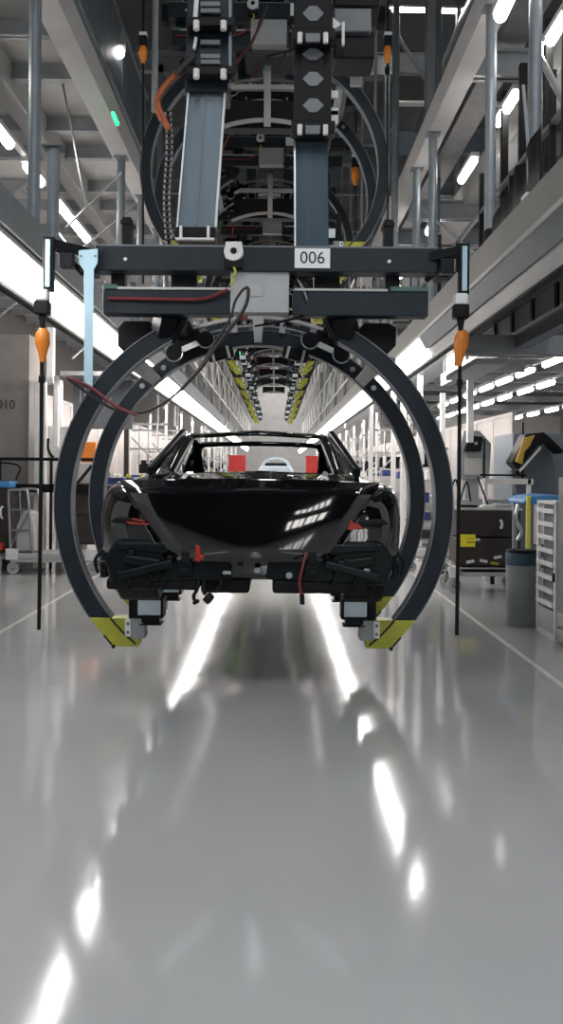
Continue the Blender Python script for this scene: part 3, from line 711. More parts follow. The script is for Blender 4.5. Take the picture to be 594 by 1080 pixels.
# stations: y, then outline points (x, z): floor centre, sill, side, widest, shoulder, belt, rail, inner rail, roof centre
ST = [
 (0.00, (0,.93),(.66,.92),(.76,1.08),(.80,1.22),(.76,1.34),(.68,1.40),(.60,1.425),(.40,1.432),(0,1.44)),
 (0.06, (0,.90),(.72,.88),(.84,1.06),(.88,1.22),(.84,1.37),(.74,1.43),(.62,1.450),(.42,1.460),(0,1.47)),
 (0.22, (0,.87),(.78,.86),(.93,1.05),(.955,1.22),(.93,1.45),(.79,1.475),(.66,1.475),(.46,1.482),(0,1.49)),
 (0.55, (0,.86),(.80,.85),(.965,1.05),(.985,1.22),(.965,1.47),(.81,1.495),(.68,1.495),(.50,1.505),(0,1.515)),
 (0.85, (0,.86),(.80,.85),(.965,1.05),(.985,1.20),(.965,1.46),(.80,1.50),(.70,1.52),(.60,1.535),(0,1.55)),
 (1.25, (0,.82),(.80,.80),(.95,1.00),(.97,1.17),(.93,1.37),(.79,1.47),(.70,1.66),(.585,1.69),(0,1.71)),
 (1.75, (0,.80),(.82,.78),(.93,.98),(.94,1.15),(.90,1.35),(.79,1.46),(.655,1.80),(.565,1.835),(0,1.865)),
 (1.90, (0,.80),(.82,.78),(.93,.98),(.94,1.15),(.90,1.35),(.79,1.455),(.65,1.825),(.56,1.855),(0,1.885)),
 (2.45, (0,.80),(.82,.78),(.93,.98),(.94,1.15),(.90,1.34),(.79,1.45),(.63,1.865),(.55,1.890),(0,1.915)),
 (3.00, (0,.80),(.82,.78),(.93,.98),(.94,1.15),(.90,1.34),(.79,1.44),(.64,1.80),(.56,1.82),(0,1.835)),
 (3.09, (0,.80),(.82,.78),(.93,.98),(.94,1.15),(.90,1.34),(.79,1.435),(.65,1.785),(.57,1.80),(0,1.815)),
 (3.85, (0,.80),(.82,.78),(.94,.98),(.96,1.15),(.91,1.34),(.80,1.43),(.72,1.50),(.60,1.53),(0,1.555)),
 (4.10, (0,.82),(.80,.82),(.95,1.02),(.975,1.18),(.93,1.37),(.78,1.42),(.66,1.40),(.50,1.41),(0,1.43)),
 (4.60, (0,.85),(.76,.84),(.91,1.02),(.935,1.15),(.88,1.33),(.72,1.35),(.58,1.30),(.42,1.31),(0,1.33)),
 (4.85, (0,.90),(.60,.90),(.72,1.00),(.74,1.08),(.68,1.18),(.55,1.20),(.42,1.19),(.30,1.19),(0,1.20)),
]
def car_mesh():
    v = []; f = []; n = 9; cols = 2*n-2
    for st in ST:
        y = st[0]; p = st[1:]
        ring = [(x, y, z) for x, z in p] + [(-x, y, z) for x, z in p[-2:0:-1]]
        v += ring
    for i in range(len(ST)-1):
        y0, y1 = ST[i][0], ST[i+1][0]
        for k in range(cols):
            kk = k if k < 8 else 15-k       # segment index by half profile
            skip = False
            if kk == 7 and .85 <= y0 < 1.75: skip = True                 # rear window
            if kk == 7 and 1.90 <= y0 < 3.0: skip = True                 # roof opening
            if kk == 7 and 3.09 <= y0 < 3.85: skip = True                # windscreen
            if kk == 5 and 1.25 <= y0 < 2.4: skip = True                 # rear side windows
            if kk == 5 and 2.45 <= y0 < 3.09: skip = True                # front side windows
            if kk == 1 and .22 <= y0 < .85: skip = True                  # wheel arch
            if kk == 1 and 3.85 <= y0 < 4.6: skip = True
            if skip: continue
            a = i*cols+k; b2 = i*cols+(k+1)%cols
            f.append((a, b2, b2+cols, a+cols))
    f.append(tuple(range(cols))); f.append(tuple(range((len(ST)-1)*cols, len(ST)*cols)))
    return v, f
v, f = car_mesh()
me = bpy.data.meshes.new('body_shell'); me.from_pydata(v, [], f); me.materials.append(M['paint'])
bm = bmesh.new(); bm.from_mesh(me); bmesh.ops.recalc_face_normals(bm, faces=bm.faces); bm.to_mesh(me); bm.free()
for p in me.polygons: p.use_smooth = True
bm = bmesh.new(); bm.from_mesh(me)
bnd = [vv.index for vv in bm.verts if sum(1 for e in vv.link_edges if e.is_boundary) == 2]; bm.free()
ca_ = me.attributes.new('crease_vert', 'FLOAT', 'POINT')
for i_ in bnd: ca_.data[i_].value = .7
shell = bpy.data.objects.new('body_shell', me); COL.objects.link(shell); shell.parent = car
s_ = shell.modifiers.new('round', 'SUBSURF'); s_.levels = 2; s_.render_levels = 2
s_ = shell.modifiers.new('wall', 'SOLIDIFY'); s_.thickness = .028; s_.offset = -1
def Cc(px, py, Y): p = PX(px, py, Y); return (p.x-CX, p.y-5.12, p.z)
# boot lid with seams
b = MB(); n = 12; m_ = 6
vs = []
for i in range(m_+1):
    tt = i/m_
    zz = 1.485 - .47*tt; half = .79 - .30*tt
    for j in range(n+1):
        u = -1+2*j/n
        yb = -.045 - .040*tt + .07*u*u - .012*math.sin(PI*tt)
        if i == 0: yb += .07
        vs.append((u*half, yb, zz - (.012*u*u if i == 0 else 0)))
fs = [(i*(n+1)+j, i*(n+1)+j+1, (i+1)*(n+1)+j+1, (i+1)*(n+1)+j) for i in range(m_) for j in range(n)]
bl = build('boot_lid', MB().add(vs, fs), 'paint', car, sm=True)
s_ = bl.modifiers.new('wall', 'SOLIDIFY'); s_.thickness = .03; s_.offset = 0
b = MB()
for s in (-1, 1): b.tube([(s*.785, .08, 1.475), (s*.71, .005, 1.36), (s*.63, -.025, 1.23), (s*.555, -.045, 1.11)], .002)
build('lid_seam', b, 'midgrey', bl)
b = MB(); b.tube([(-.76, .09, 1.478), (-.4, .04, 1.492), (0, .03, 1.496), (.4, .04, 1.492), (.76, .09, 1.478)], .008)
build('spoiler_edge', b, 'paint', bl, sm=True)
b = MB()
for k in range(8): b.cbox((-.12+k*.035, -.055, 1.405+.003*math.sin(k)), (.018, .006, .012))
build('badge_row', b, 'darkmetal', bl, .002)
# lower raw rear structure
for s in (-1, 1):
    b = MB()
    b.prism([(s*.10,.90),(s*.82,.87),(s*.87,1.02),(s*.80,1.13),(s*.50,1.13),(s*.42,1.10),(s*.12,1.04)][::s], -.02, .25)
    rp = build('rear_panel', b, 'carraw', car, .02)
    b = MB(); b.prism([(s*.33,.92),(s*.42,.92),(s*.43,1.09),(s*.34,1.10)][::s], -.05, -.01); b.prism([(s*.44,1.12),(s*.76,1.12),(s*.79,1.08),(s*.46,1.05)][::s], -.04, -.01); b.bar((s*.45,-.06,1.0),(s*.78,-.05,.92),.03,.05); b.prism([(s*.52,1.02),(s*.74,1.05),(s*.76,1.0),(s*.55,.95)][::s], -.055, -.02)
    build('pressed_rib', b, 'carraw', rp, .012)
    b = MB(); b.cbox((s*.375, -.06, 1.035), (.05, .02, .075)); b.cbox((s*.375, -.06, .955), (.045, .02, .03)); build('crash_bracket', b, 'black', rp, .006)
    b = MB(); b.prism([(s*.57,1.255),(s*.80,1.27),(s*.84,1.235),(s*.60,1.215)][::s], -.01, .10); lp = build('lamp_recess', b, 'black', car, .01)
    b = MB()
    if s < 0: b.prism([(-.74,1.243),(-.60,1.23),(-.60,1.22),(-.72,1.226)], -.03, .0); b.prism([(-.70,1.262),(-.62,1.245),(-.62,1.24),(-.7,1.25)], -.03, .0)
    else: b.prism([(.56,1.20),(.68,1.21),(.66,1.235),(.63,1.24),(.60,1.27),(.585,1.23)], -.03, .0)
    build('red_trim', b, 'tailred', lp, .004)
    b = MB(); b.cyl((s*.485, .60, 1.535), (s*.485, .585, 1.535), .018, 16); build('round_cap', b, 'grey', shell, sm=True)
    # wheel arch liner and hub stub
    b = MB(); b.cyl((s*.60, .55, .93), (s*.86, .55, .93), .24, 28); build('arch_liner', b, 'black', car, .02)
    b = MB(); b.cyl((s*.84, .55, .96), (s*.93, .55, .96), .09, 20, .07); b.cbox((s*.90, .30, 1.0), (.05, .12, .10)); b.cbox((s*.91, .2, .93), (.04, .05, .10)); b.tube([(s*.9,.1,1.06),(s*.94,.08,1.0),(s*.93,.1,.92)], .012)
    build('hub_stub', b, 'darkmetal', car, .01)
    # C pillar inner trim and door frame
    b = MB(); b.bar((s*.74, 1.0, 1.52), (s*.59, 1.78, 1.83), .05, .12); b.bar((s*.60, .95, 1.52), (s*.54, 1.72, 1.80), .07, .05); build('pillar_inner', b, 'carraw', car, .01)
    b = MB(); b.bar((s*.80, 2.43, .9), (s*.80, 2.43, 1.45), .08, .16); b.bar((s*.80, 2.43, 1.44), (s*.63, 2.43, 1.86), .05, .10); build('centre_pillar', b, 'paint', car, .01)
# parcel shelf and header detail inside
b = MB(); b.box((-.62, .75, 1.49), (.62, 1.35, 1.515)); b.box((-.5, .9, 1.515), (-.2, 1.2, 1.53)); build('parcel_shelf', b, 'black', car, .01)
b = MB()
for k in range(9): b.cbox((.02+k*.045, .85+.02*math.sin(k*2), 1.522+.006*math.sin(k*4)), (.03, .05, .018))
build('wire_tape', b, 'steel', car, .005)
b = MB(); b.box((-.78, 1.3, .84), (.78, 3.9, .90)); build('floor_pan', b, 'carraw', car, .01)
b = MB(); b.box((-.78, 3.75, 1.30), (.78, 3.85, 1.52)); build('dash_crossmember', b, 'black', car, .02)
# underside boxes, pipes and loose plug
b = MB(); b.box((-.30, .1, .80), (.0, .6, .90)); b.box((.14, .0, .815), (.72, .8, .90)); b.box((-.86, .0, .83), (-.30, .7, .9)); build('underbody', b, 'black', car, .02)
b = MB(); b.tube([(-.30, .0, .90), (-.31, -.02, .84), (-.33, -.02, .80), (-.32, -.02, .765)], .011); b.tube([(-.27, .0, .9), (-.27, -.02, .84), (-.26, -.02, .81)], .012); build('loose_lead', b, 'black', car)
pp = build('loose_plug', MB().cyl((-.255, -.02, .80), (-.225, -.03, .775), .032, 14).cyl((-.32, -.02, .775), (-.31, -.02, .755), .022, 12), 'black', car, .006)
b = MB(); b.tube([(.34, -.06, 1.08), (.32, -.10, 1.0), (.30, -.11, .90), (.315, -.11, .82)], .008); build('red_lead', b, 'hosered', car)
b = MB(); b.tube([(.315, -.11, .83), (.317, -.11, .77)], .014); build('lead_plug', b, 'black', car)
for k, (x, z, l_) in enumerate([(-.52, .90, .07), (-.60, .92, .10), (-.72, .90, .09), (.50, .90, .05), (.62, .90, .08), (.74, .90, .12), (-.18, .88, .05)]):
    b = MB(); b.tube([(x, -.01, z+.06), (x+.015, -.04, z), (x-.01, -.03, z-l_*.6), (x+.01, -.03, z-l_)], .010); build('harness_lead', b, 'black', car)
for k, (x, z) in enumerate([(-.70, 1.06), (-.60, .97), (.58, 1.02), (.70, .96), (-.05, 1.0), (.05, .96), (-.47, 1.03)]):
    b = MB(); b.cbox((x, -.045, z), (.035, .03, .03)); build('clip', b, 'grey' if k % 2 else 'darkmetal', car, .006)
b = MB(); b.cbox((-.30, -.07, 1.06), (.035, .02, .10)); b.cbox((-.28, -.08, 1.04), (.03, .02, .03)); build('red_tag', b, 'tailred', car, .008)
b = MB(); b.cbox((-.13, -.05, .945), (.05, .02, .02)); b.cyl((.24, -.05, .93), (.24, -.035, .93), .02); build('tow_clip', b, 'grey', car, .004)

# ------------------------------------------------------------------ hanging hoist pendants
def pendant(px, y_top, y_plug, y_or0, y_or1, y_end, Y, label, tilt=0):
    k = Y/900
    t = thing('hoist_pendant', label, 'hoist', PX(px, y_plug, Y))
    o = Vector(t.location)
    def l(x, y, dy=0): p = PX(x, y, Y) - o; return (p.x, p.y+dy, p.z)
    b = MB(); b.cbox(((l(px+5,y_top)[0]), .05, (l(px,y_top)[2]+l(px,y_plug)[2])/2), (.07, .05, abs(l(px,y_top)[2]-l(px,y_plug)[2]))); rl = build('mast_back', b, 'black', t, .004)
    b = MB(); b.cbox(((l(px+5,y_top)[0]), .015, (l(px,y_top+4)[2]+l(px,y_plug-4)[2])/2), (.03, .02, abs(l(px,y_top+4)[2]-l(px,y_plug-4)[2]))); build('mast_face', b, 'gauge', rl)
    b = MB(); b.cbox(l(px, y_plug+6), (.085, .08, .075)); build('coupling', b, 'white', t, .012)
    b = MB(); b.cbox(l(px, y_plug+19), (.10, .09, .09)); b.prism([(l(px-4,y_plug+26)[0], l(px,y_plug+26)[2]), (l(px+4,y_plug+26)[0], l(px,y_plug+26)[2]), (l(px+2,y_or0+2)[0], l(px,y_or0+2)[2]), (l(px-2,y_or0+2)[0], l(px,y_or0+2)[2])][::-1], -.02, .02); build('grip_block', b, 'black', t, .01)
    z0, z1 = l(px, y_or0)[2], l(px, y_or1)[2]; x0 = l(px+tilt, y_or0)[0]; x1 = l(px-tilt, y_or1)[0]; h = z0-z1
    b = MB(); b.lathe([(0, 0), (.022, 0), (.047, -.15*h), (.05, -.45*h), (.03, -.72*h), (.018, -h), (0, -h)], n=16)
    b.v = [(x+x0+(x1-x0)*(-z/h), y*.8, z+z0) for x, y, z in b.v]
    build('orange_handset', b, 'orange', t, sm=True)
    b = MB(); b.tube([l(px-1, y_or1-2), l(px-1, y_or1+20), l(px-2, (y_or1+y_end)/2), l(px-4, y_end)], .013); build('cable', b, 'black', t)
    b = MB(); b.cbox(l(px-1, y_or1+18), (.035, .035, .05)); build('cable_sleeve', b, 'black', t, .006)
    # arm back to the beam
    b = MB(); b.tube([l(px+5, y_top+8, .05), l(px+ (14 if px < 200 else -8), y_top+12, .2), l(px+(30 if px < 200 else -26), y_top+28, .35)], .02); build('feed_cable', b, 'black', t)
    sg = 1 if px < 200 else -1; q = l(px+5, y_top+6, .06); b = MB(); b.bar(q, (q[0]+sg*.22, .22, q[2]-.02), .05, .06); b.cbox((q[0]+sg*.1, .12, q[2]-.1), (.09, .08, .1)); build('side_arm', b, 'darkmetal', t, .005)
    return t
pendant(45, 248, 306, 346, 382, 664, 5.6, 'orange hoist handset with long black cable hanging left of the hoops')
pendant(486, 255, 310, 348, 386, 670, 5.6, 'orange hoist handset with long black cable hanging right of the hoops', 2)
for px, py, Y, lab in [(151, 58, 8.2, 'small orange handset hanging high up left of the leaning lift column'), (409, 58, 9, 'small orange handset hanging high up right of the overhead hoops'), (375, 186, 12.6, 'small orange handset seen between the overhead hoops')]:
    t = thing('hoist_pendant', lab, 'hoist', PX(px, py, Y)); k = Y/900
    b = MB(); b.lathe([(0, 9*k), (3*k, 9*k), (4.2*k, 5*k), (4*k, -2*k), (2*k, -9*k), (0, -9*k)], n=14); build('orange_handset', b, 'orange', t, sm=True)
    b = MB(); b.cbox((0, 0, 14*k), (8*k, 8*k, 10*k)); b.cyl((0,0,14*k), (0, 0, 9.6-t.location.z), .012); b.cyl((0,0,-9*k), (.02,0,-2.2), .01); build('cable', b, 'black', t, 0)
    b = MB(); b.cbox((0, 0, 21*k), (8*k, 8*k, 4*k)); build('coupling', b, 'white', t, .005)

# ------------------------------------------------------------------ equipment beside the line
def W(px, py, Y): return PX(px, py, Y)
def bx(px0, py0, px1, py1, Y, dep): 
    a, b = W(px0, py0, Y), W(px1, py1, Y)
    return (a.x, Y, a.z), (b.x, Y+dep, b.z)
# side partitions and a numbered pier
def partition(name, X, s, y0, y1, h, m):
    b = MB(); n = int((y1-y0)/1.5)
    for k in range(n):
        a = y0+k*1.5; b.box((X, a, 0), (X+.06*s, a+1.46, h)); 
    b.box((X, y0, h), (X+.1*s, y0+n*1.5, h+.08))
    return struct(name, b, m, .006)
M['board'] = mat('beige_grey_board', (0.27, 0.25, 0.24), 0.5, 0, 0.15, 1.2)
partition('wall_partition_left', -4.7, -1, 15, 60, 3.0, 'board')
partition('wall_partition_right', 4.7, 1, 17, 60, 2.7, 'board')
a, b_ = bx(-60, 352, 29, 590, 13.5, .6)
pier = struct('wall_pier', MB().box((a[0], 13.5, 0), (b_[0], 14.1, a[2])), 'concrete')
text('wall_number', '010', .20, (W(6.5, 427, 13.5).x, 13.49, W(6, 427, 13.5).z), 'ink', pier)

class G:  # geometry relative to a thing placed at loc
    pass
def simple(name, mb, m, label, cat, group=None, bev=.005, sm=False):
    return tag(build(name, mb, m, None, bev, sm), label, cat, group)
def castor(t, x, y, r=.09, m='rubber'):
    c = build('castor', MB().cyl((x-.018, y, r), (x+.018, y, r), r, 20), m, t, .004)
    build('wheel_hub', MB().cyl((x-.024, y, r), (x+.024, y, r), r*.3, 12), 'midgrey', c)
    build('castor_fork', MB().box((x-.03, y-.02, r), (x-.022, y+.02, r*2.3)).box((x+.022, y-.02, r), (x+.03, y+.02, r*2.3)).box((x-.035, y-.04, r*2.2), (x+.035, y+.04, r*2.4)), 'steel', c)
def flatcastor(t, x, y, r=.09, m='rubber'):
    c = build('castor', MB().cyl((x, y-.018, r), (x, y+.018, r), r, 22), m, t, .004)
    build('wheel_hub', MB().cyl((x, y-.024, r), (x, y+.024, r), r*.3, 12), 'midgrey', c)
    build('castor_fork', MB().box((x-.02, y-.03, r), (x+.02, y-.022, r*2.3)).box((x-.02, y+.022, r), (x+.02, y+.03, r*2.3)).box((x-.04, y-.035, r*2.2), (x+.04, y+.035, r*2.4)), 'steel', c)
# ---- left: push trolley with tubular handle
def trolley(x0, x1, y, label, mtop='pale', loc=(0,0,0), handle=True, chest=None):
    t = thing('push_trolley', label, 'trolley', (x0, y, 0))
    wd = x1-x0
    build('platform', MB().box((0, 0, .24), (wd, .7, .31)).box((.06, .02, .18), (wd-.06, .06, .24)), mtop, t, .008)
    for x in (.09, wd-.09):
        for yy in (.08, .62): flatcastor(t, x, yy)
        build('corner_block', MB().box((x-.09, -.01, .22), (x+.09, .03, .38)).cyl((x, -.02, .30), (x, -.01, .30), .02), 'white', t, .004)
    if handle:
        for yy in (.05, .6):
            build('tube_handle', MB().tube([(.06, yy, .32), (.04, yy, .75), (.02, yy, 1.18), (.06, yy, 1.24), (.26, yy, 1.24), (.30, yy, 1.18), (.34, yy, .8), (.38, yy, .32)], .02), 'steel', t, sm=True)
        build('handle_brace', MB().bar((.03, .05, .95), (.33, .05, .95), .02, .03).bar((.03, .05, .65), (.36, .05, .65), .02, .03).bar((.05, .06, .4), (.34, .06, .95), .02, .02), 'midgrey', t)
        build('wrapped_sheet', MB().prism([(.12,.33),(.42,.33),(.40,.62),(.34,.9),(.22,.95),(.12,.7)], .1, .5), 'pale', t, .03)
    return t
trolley(-3.95, -2.60, 12.5, 'pale push trolley with tubular steel handles and big castors, left of the hoops')
t = thing('drawer_cabinet', 'dark brown low drawer cabinet behind the left push trolley', 'cabinet', (-3.4, 13.3, 0))
build('carcass', MB().box((0, 0, .38), (1.35, .6, 1.30)), 'brown', t, .01); 
for k, z in enumerate((.40, .86)):
    d = build('drawer', MB().box((.03, -.02, z), (1.32, 0, z+.40)), 'brown', t, .006)
    build('handle', MB().cyl((.15+.1*k, -.03, z+.2), (.15+.1*k, -.02, z+.2), .025), 'steel', d)
build('foot_rail', MB().box((0, 0, 0), (.08, .6, .38)).box((1.27, 0, 0), (1.35, .6, .38)).box((0, .1, .80), (1.35, .12, .83)), 'grey', t)
t = thing('drawer_cabinet', 'dark cabinet with a light handle at the far left edge', 'cabinet', (-5.0, 12.9, 0))
build('carcass', MB().box((0, 0, .30), (1.0, .55, 1.25)).box((.05,.05,0),(.95,.5,.3)), 'brown', t, .01)
build('handle', MB().tube([(.88, -.01, .98), (.86, -.04, .95), (.86, -.04, .84), (.88, -.01, .80)], .015), 'white', t)
simple('blue_tray', MB().box((-5.0, 12.9, 1.26), (-4.02, 13.3, 1.36)), 'bluemat', 'light blue tray on the cabinet at the far left edge', 'tray', bev=.02)
simple('wire_basket', MB().tube([(-4.9, 13.2, 1.37), (-4.9, 13.2, 1.62), (-4.02, 13.2, 1.62), (-4.02, 13.2, 1.37)], .014), 'black', 'black wire frame basket at the far left', 'basket', bev=0)
for k, (x, c) in enumerate([(-4.5, 'red'), (-4.25, 'white'), (-4.1, 'red')]):
    simple('wrapped_part', MB().cbox((x, 12.6, .36+.02*k), (.2, .2, .12)), c, ['red bundle lying low at the far left edge', 'white bundle lying low between two red ones', 'second red bundle lying low beside the push trolley'][k], 'bundle', bev=.04)
simple('low_shelf', MB().box((-4.8, 12.45, .22), (-4.0, 12.8, .29)).box((-4.8,12.45,0),(-4.75,12.5,.22)).box((-4.05,12.45,0),(-4.0,12.5,.22)), 'steel', 'low steel shelf at the far left under the bundles', 'shelf')
# guard rails and bench
b = MB(); b.box((-4.3, 13.2, 1.68), (-2.65, 13.24, 1.73)); 
b.box((-4.6, 13.2, 1.19), (-2.65, 13.28, 1.32)); b.bar((-3.42, 13.22, 1.25), (-3.18, 13.22, 1.6), .03, .03)
for x in (-4.3, -3.5, -2.7): b.box((x, 13.2, 0), (x+.04, 13.24, 1.7))
simple('guard_rail', b, 'black', 'black guard rail in front of the numbered pier, left', 'rail')
t = thing('workbench', 'long dark edged workbench on the left behind the guard rail', 'workbench', (-4.3, 14.16, 0))
build('bench_top', MB().box((0, 0, 1.18), (2.1, .6, 1.30)), 'brown', t, .006)
for x in (.02, 1.0, 2.0): build('leg', MB().box((x, .1, 0), (x+.07, .5, 1.18)), 'grey', t)
build('diagonal_arm', MB().bar((.95, 0, 1.25), (1.25, 0, 1.62), .03, .05), 'black', t)
# white door posts, pipe, panels
for k, (p0, p1, y0, y1, Y, m, lab, nm) in enumerate([
    (36.5, 47, 402, 500, 13.35, 'white', 'white door post beside the numbered pier', 'door_post'),
    (57, 61, 350, 472, 13.2, 'white', 'slim white service pipe left of the hoops', 'service_pipe'),
    (49, 56, 345, 405, 13.6, 'white', 'pale rounded service box under the left light strip', 'service_box'),
    (131, 135, 425, 520, 15.5, 'brown', 'dark upright post seen between the two hoops on the left', 'post')]):
    p, q = W(p0, y0, Y), W(p1, y1, Y)
    simple(nm, MB().box((p.x, Y, 0 if nm in ('door_post', 'post') else q.z), (q.x, Y+.12, p.z if nm != 'service_pipe' else 3.0)), m, lab, nm.replace('_', ' '), bev=.01)
t = thing('control_cabinet', 'white control cabinet with curved black handle, left of the hoops', 'cabinet', (W(50, 450, 13.82).x, 13.82, 0))
build('cabinet_body', MB().box((0, 0, 1.3), (.42, .3, 2.25)), 'white', t, .03)
build('cabinet_stand', MB().box((.12, .1, 0), (.3, .2, 1.3)), 'white', t, .01)
build('handle', MB().tube([(.02, -.02, 2.05), (.02, -.03, 1.9), (.07, -.03, 1.78), (.11, -.02, 1.74)], .022), 'black', t)
build('lamp_column', MB().lathe([(0,2.25),(.07,2.25),(.09,2.32),(.06,2.44),(.055,3.0),(0,3.0)], (.15,.15,0)), 'white', t, sm=True)
for k in range(7):
    simple('hand_tool', MB().box((-3.15+k*.08, 13.61, 2.62+.03*(k % 3)), (-3.12+k*.08, 13.642, 2.85)), 'white' if k % 2 else 'grey', f'small pale tool hanging on the left tool board, {ORD[k]} from the left', 'tool', 'tools on the left tool board')
simple('tool_board', MB().box((-3.25, 13.64, 2.2), (-2.3, 13.68, 3.0)), 'midgrey', 'grey tool board below the left light strip', 'board')
simple('equipment_tray', MB().box((-3.3, 13.0, 2.98), (-2.15, 13.7, 3.05)), 'grey', 'grey equipment tray hanging below the left light strip', 'tray')
a, b_ = bx(86, 466, 101, 488, 14.5, .3); simple('orange_crate', MB().box(a, b_), 'orange', 'orange crate between the two left hoops', 'crate', bev=.02)
simple('crate_stand', MB().box((a[0]-.1, 14.4, 1.305), (b_[0]+.1, 14.72, b_[2])), 'pale', 'pale stand carrying the orange crate', 'stand', bev=.02)
# left crates and parts rack beyond the hoops
t = thing('parts_rack', 'parts rack with blue crates left of the car', 'rack', (-3.05, 15.0, 0))
for z in (.35, .78, 1.12): build('shelf', MB().box((0, 0, z), (1.15, .6, z+.03)), 'steel', t)
for x in (0, 1.11):
    for y in (0, .56): build('post', MB().box((x, y, 0), (x+.04, y+.04, 1.5)), 'steel', t)
for k in range(3):
    simple('blue_crate', MB().box((-3.02+k*.38, 14.98, 1.152), (-2.68+k*.38, 15.4, 1.42)), 'blue', ['dark blue crate on the parts rack left of the car, leftmost', 'dark blue crate on the parts rack left of the car, middle', 'dark blue crate on the parts rack left of the car, closest to the car'][k], 'crate', bev=.015)
    simple('blue_crate', MB().box((-3.02+k*.38, 14.98, .812), (-2.68+k*.38, 15.4, 1.09)), 'blue', 'dark blue crate on the middle shelf of the left parts rack', 'crate', 'crates on the middle shelf, left', bev=.015)
rs = random.Random(3)
for k in range(16):
    x = -3.0+rs.random()*1.05; m = rs.choice(['yellow', 'yellow', 'white', 'red', 'white', 'black'])
    z = rs.choice([1.43, 1.10])
    simple('small_part', MB().lathe([(0, 0), (.045, 0), (.05, .03), (.03, .07), (0, .075)], (x, 14.94, z-.02), 12), m, f'small {m.replace("yellow","lime")} part lying in the blue crates left of the car', 'part', f'small {m} parts in the left crates', 0, True)
b = MB(); b.box((-2.9, 17.0, 1.35), (-1.95, 17.4, 1.45)); b.box((-2.85, 17.1, 0), (-2.75, 17.2, 1.4)); b.box((-2.1, 17.1, 0), (-2.0, 17.2, 1.4))
simple('blue_table', b, 'blue', 'dark blue topped table just left of the rear pillar of the car', 'table')
# repeated line stations, both sides
def station(s, y, k):
    x = 2.45*s
    nm = 'left' if s < 0 else 'right'
    rs = random.Random(k*7+s)
    t = thing('tool_gantry', f'pale gantry of slim posts below the {nm} light strip, {ORD[k%20]} down the line', 'frame', (x, y, 0), f'slim post frames on the {nm}')
    for d in (0, .8*s): build('post', MB().box((d-.025, 0, 0), (d+.025, .05, 3.0)), 'white', t)
    build('top_bar', MB().box((-.05*s, 0, 2.55), (1.3*s, .05, 2.6)).box((-.05*s, 0, 2.0), (.9*s, .04, 2.04)), 'steel', t)
    build('mid_bar', MB().bar((0, .02, 1.5), (.8*s, .02, 2.3), .03, .03), 'steel', t)
    for q in range(3):
        build('hung_tool', MB().cyl((.2*s+q*.2*s, .02, 2.05-.4*rs.random()), (.2*s+q*.2*s, .02, 2.55), .014, 6).cbox((.2*s+q*.2*s, .02, 1.75+.1*rs.random()), (.07, .07, .22)), rs.choice(['white', 'grey', 'black', 'steel']), t)
    c = thing('station_cabinet', f'station cabinet with a screen under the {nm} light strip, {ORD[k%20]} down the line', 'cabinet', (x+.15*s, y+.5, 0), f'station cabinets on the {nm}')
    h = 1.2+.3*rs.random()
    build('cabinet_body', MB().box((0, 0, .12), (.95*s, .55, h)), rs.choice(['pale', 'grey', 'pale', 'box']), c, .01)
    build('plinth', MB().box((.03*s, .03, 0), (.9*s, .5, .12)), 'midgrey', c)
    for q in range(3): build('drawer_front', MB().box((.05*s, -.015, .2+q*.3), (.9*s, 0, .46+q*.3)), 'box' if q % 2 else 'grey', c, .004)
    build('screen', MB().box((.15*s, .1, h+.25), (.55*s, .14, h+.55)).box((.33*s, .12, h), (.37*s, .16, h+.3)), 'black', c, .006)
    g = rs.choice(['bluemat', 'yellow', 'red', 'white', 'blue'])
    simple('tote_box', MB().box((x+.6*s, y+.55, h), (x+.95*s, y+.9, h+.18)), g, f'{ {"bluemat":"bright blue","blue":"dark blue","yellow":"lime"}.get(g, g)} tote box on a {nm} station cabinet', 'box', f'{g} tote boxes on the {nm}', .012)
ys = [19, 22, 25, 28, 31, 34, 38, 42, 47, 52]
for k, y in enumerate(ys): station(-1, y, k); station(1, y-1.2 if k else 16.6, k+20)
for k in range(14):
    y = 16+k*2.6
    for s in (-1, 1):
        nm = 'left' if s < 0 else 'right'
        simple('hanging_rod', MB().box((1.75*s-.02, y, 3.4), (1.75*s+.02, y+.04, 5.5)).box((1.62*s-.02, y+.5, 3.6), (1.62*s+.02, y+.54, 9.6)), 'pale', f'pale hanging rods above the {nm} light strip, {ORD[k]} down the line', 'rod', f'hanging rods above the {nm} light strip', 0)
        simple('side_lattice', MB().box((1.55*s-.01, y, 3.55), (1.55*s+.01, y+2.3, 3.6)).box((1.55*s-.01, y, 4.3), (1.55*s+.01, y+2.3, 4.35)).bar((1.55*s, y, 3.6), (1.55*s, y+1.1, 4.3), .03, .03).bar((1.55*s, y+1.1, 4.3), (1.55*s, y+2.3, 3.6), .03, .03), 'white', f'pale lattice girder above the {nm} light strip, {ORD[k]} down the line', 'girder', f'lattice girders on the {nm}', 0)
# pale gantry frames over the aisle far down the line
for k, y in enumerate([30, 36, 42, 48, 54, 60]):
    b = MB()
    b.box((-4.4, y, 8.75), (4.4, y+.12, 8.95))
    for q in range(15): b.box((-4.2+q*.6, y, 3.1), (-4.14+q*.6, y+.06, 8.75)) if abs(-4.2+q*.6) > 1.6 else None
    simple('gantry_frame', b, 'pale', f'pale gantry with many hanging bars far down the line, {ORD[k]} from the near end', 'frame', 'pale gantries far down the line', 0)
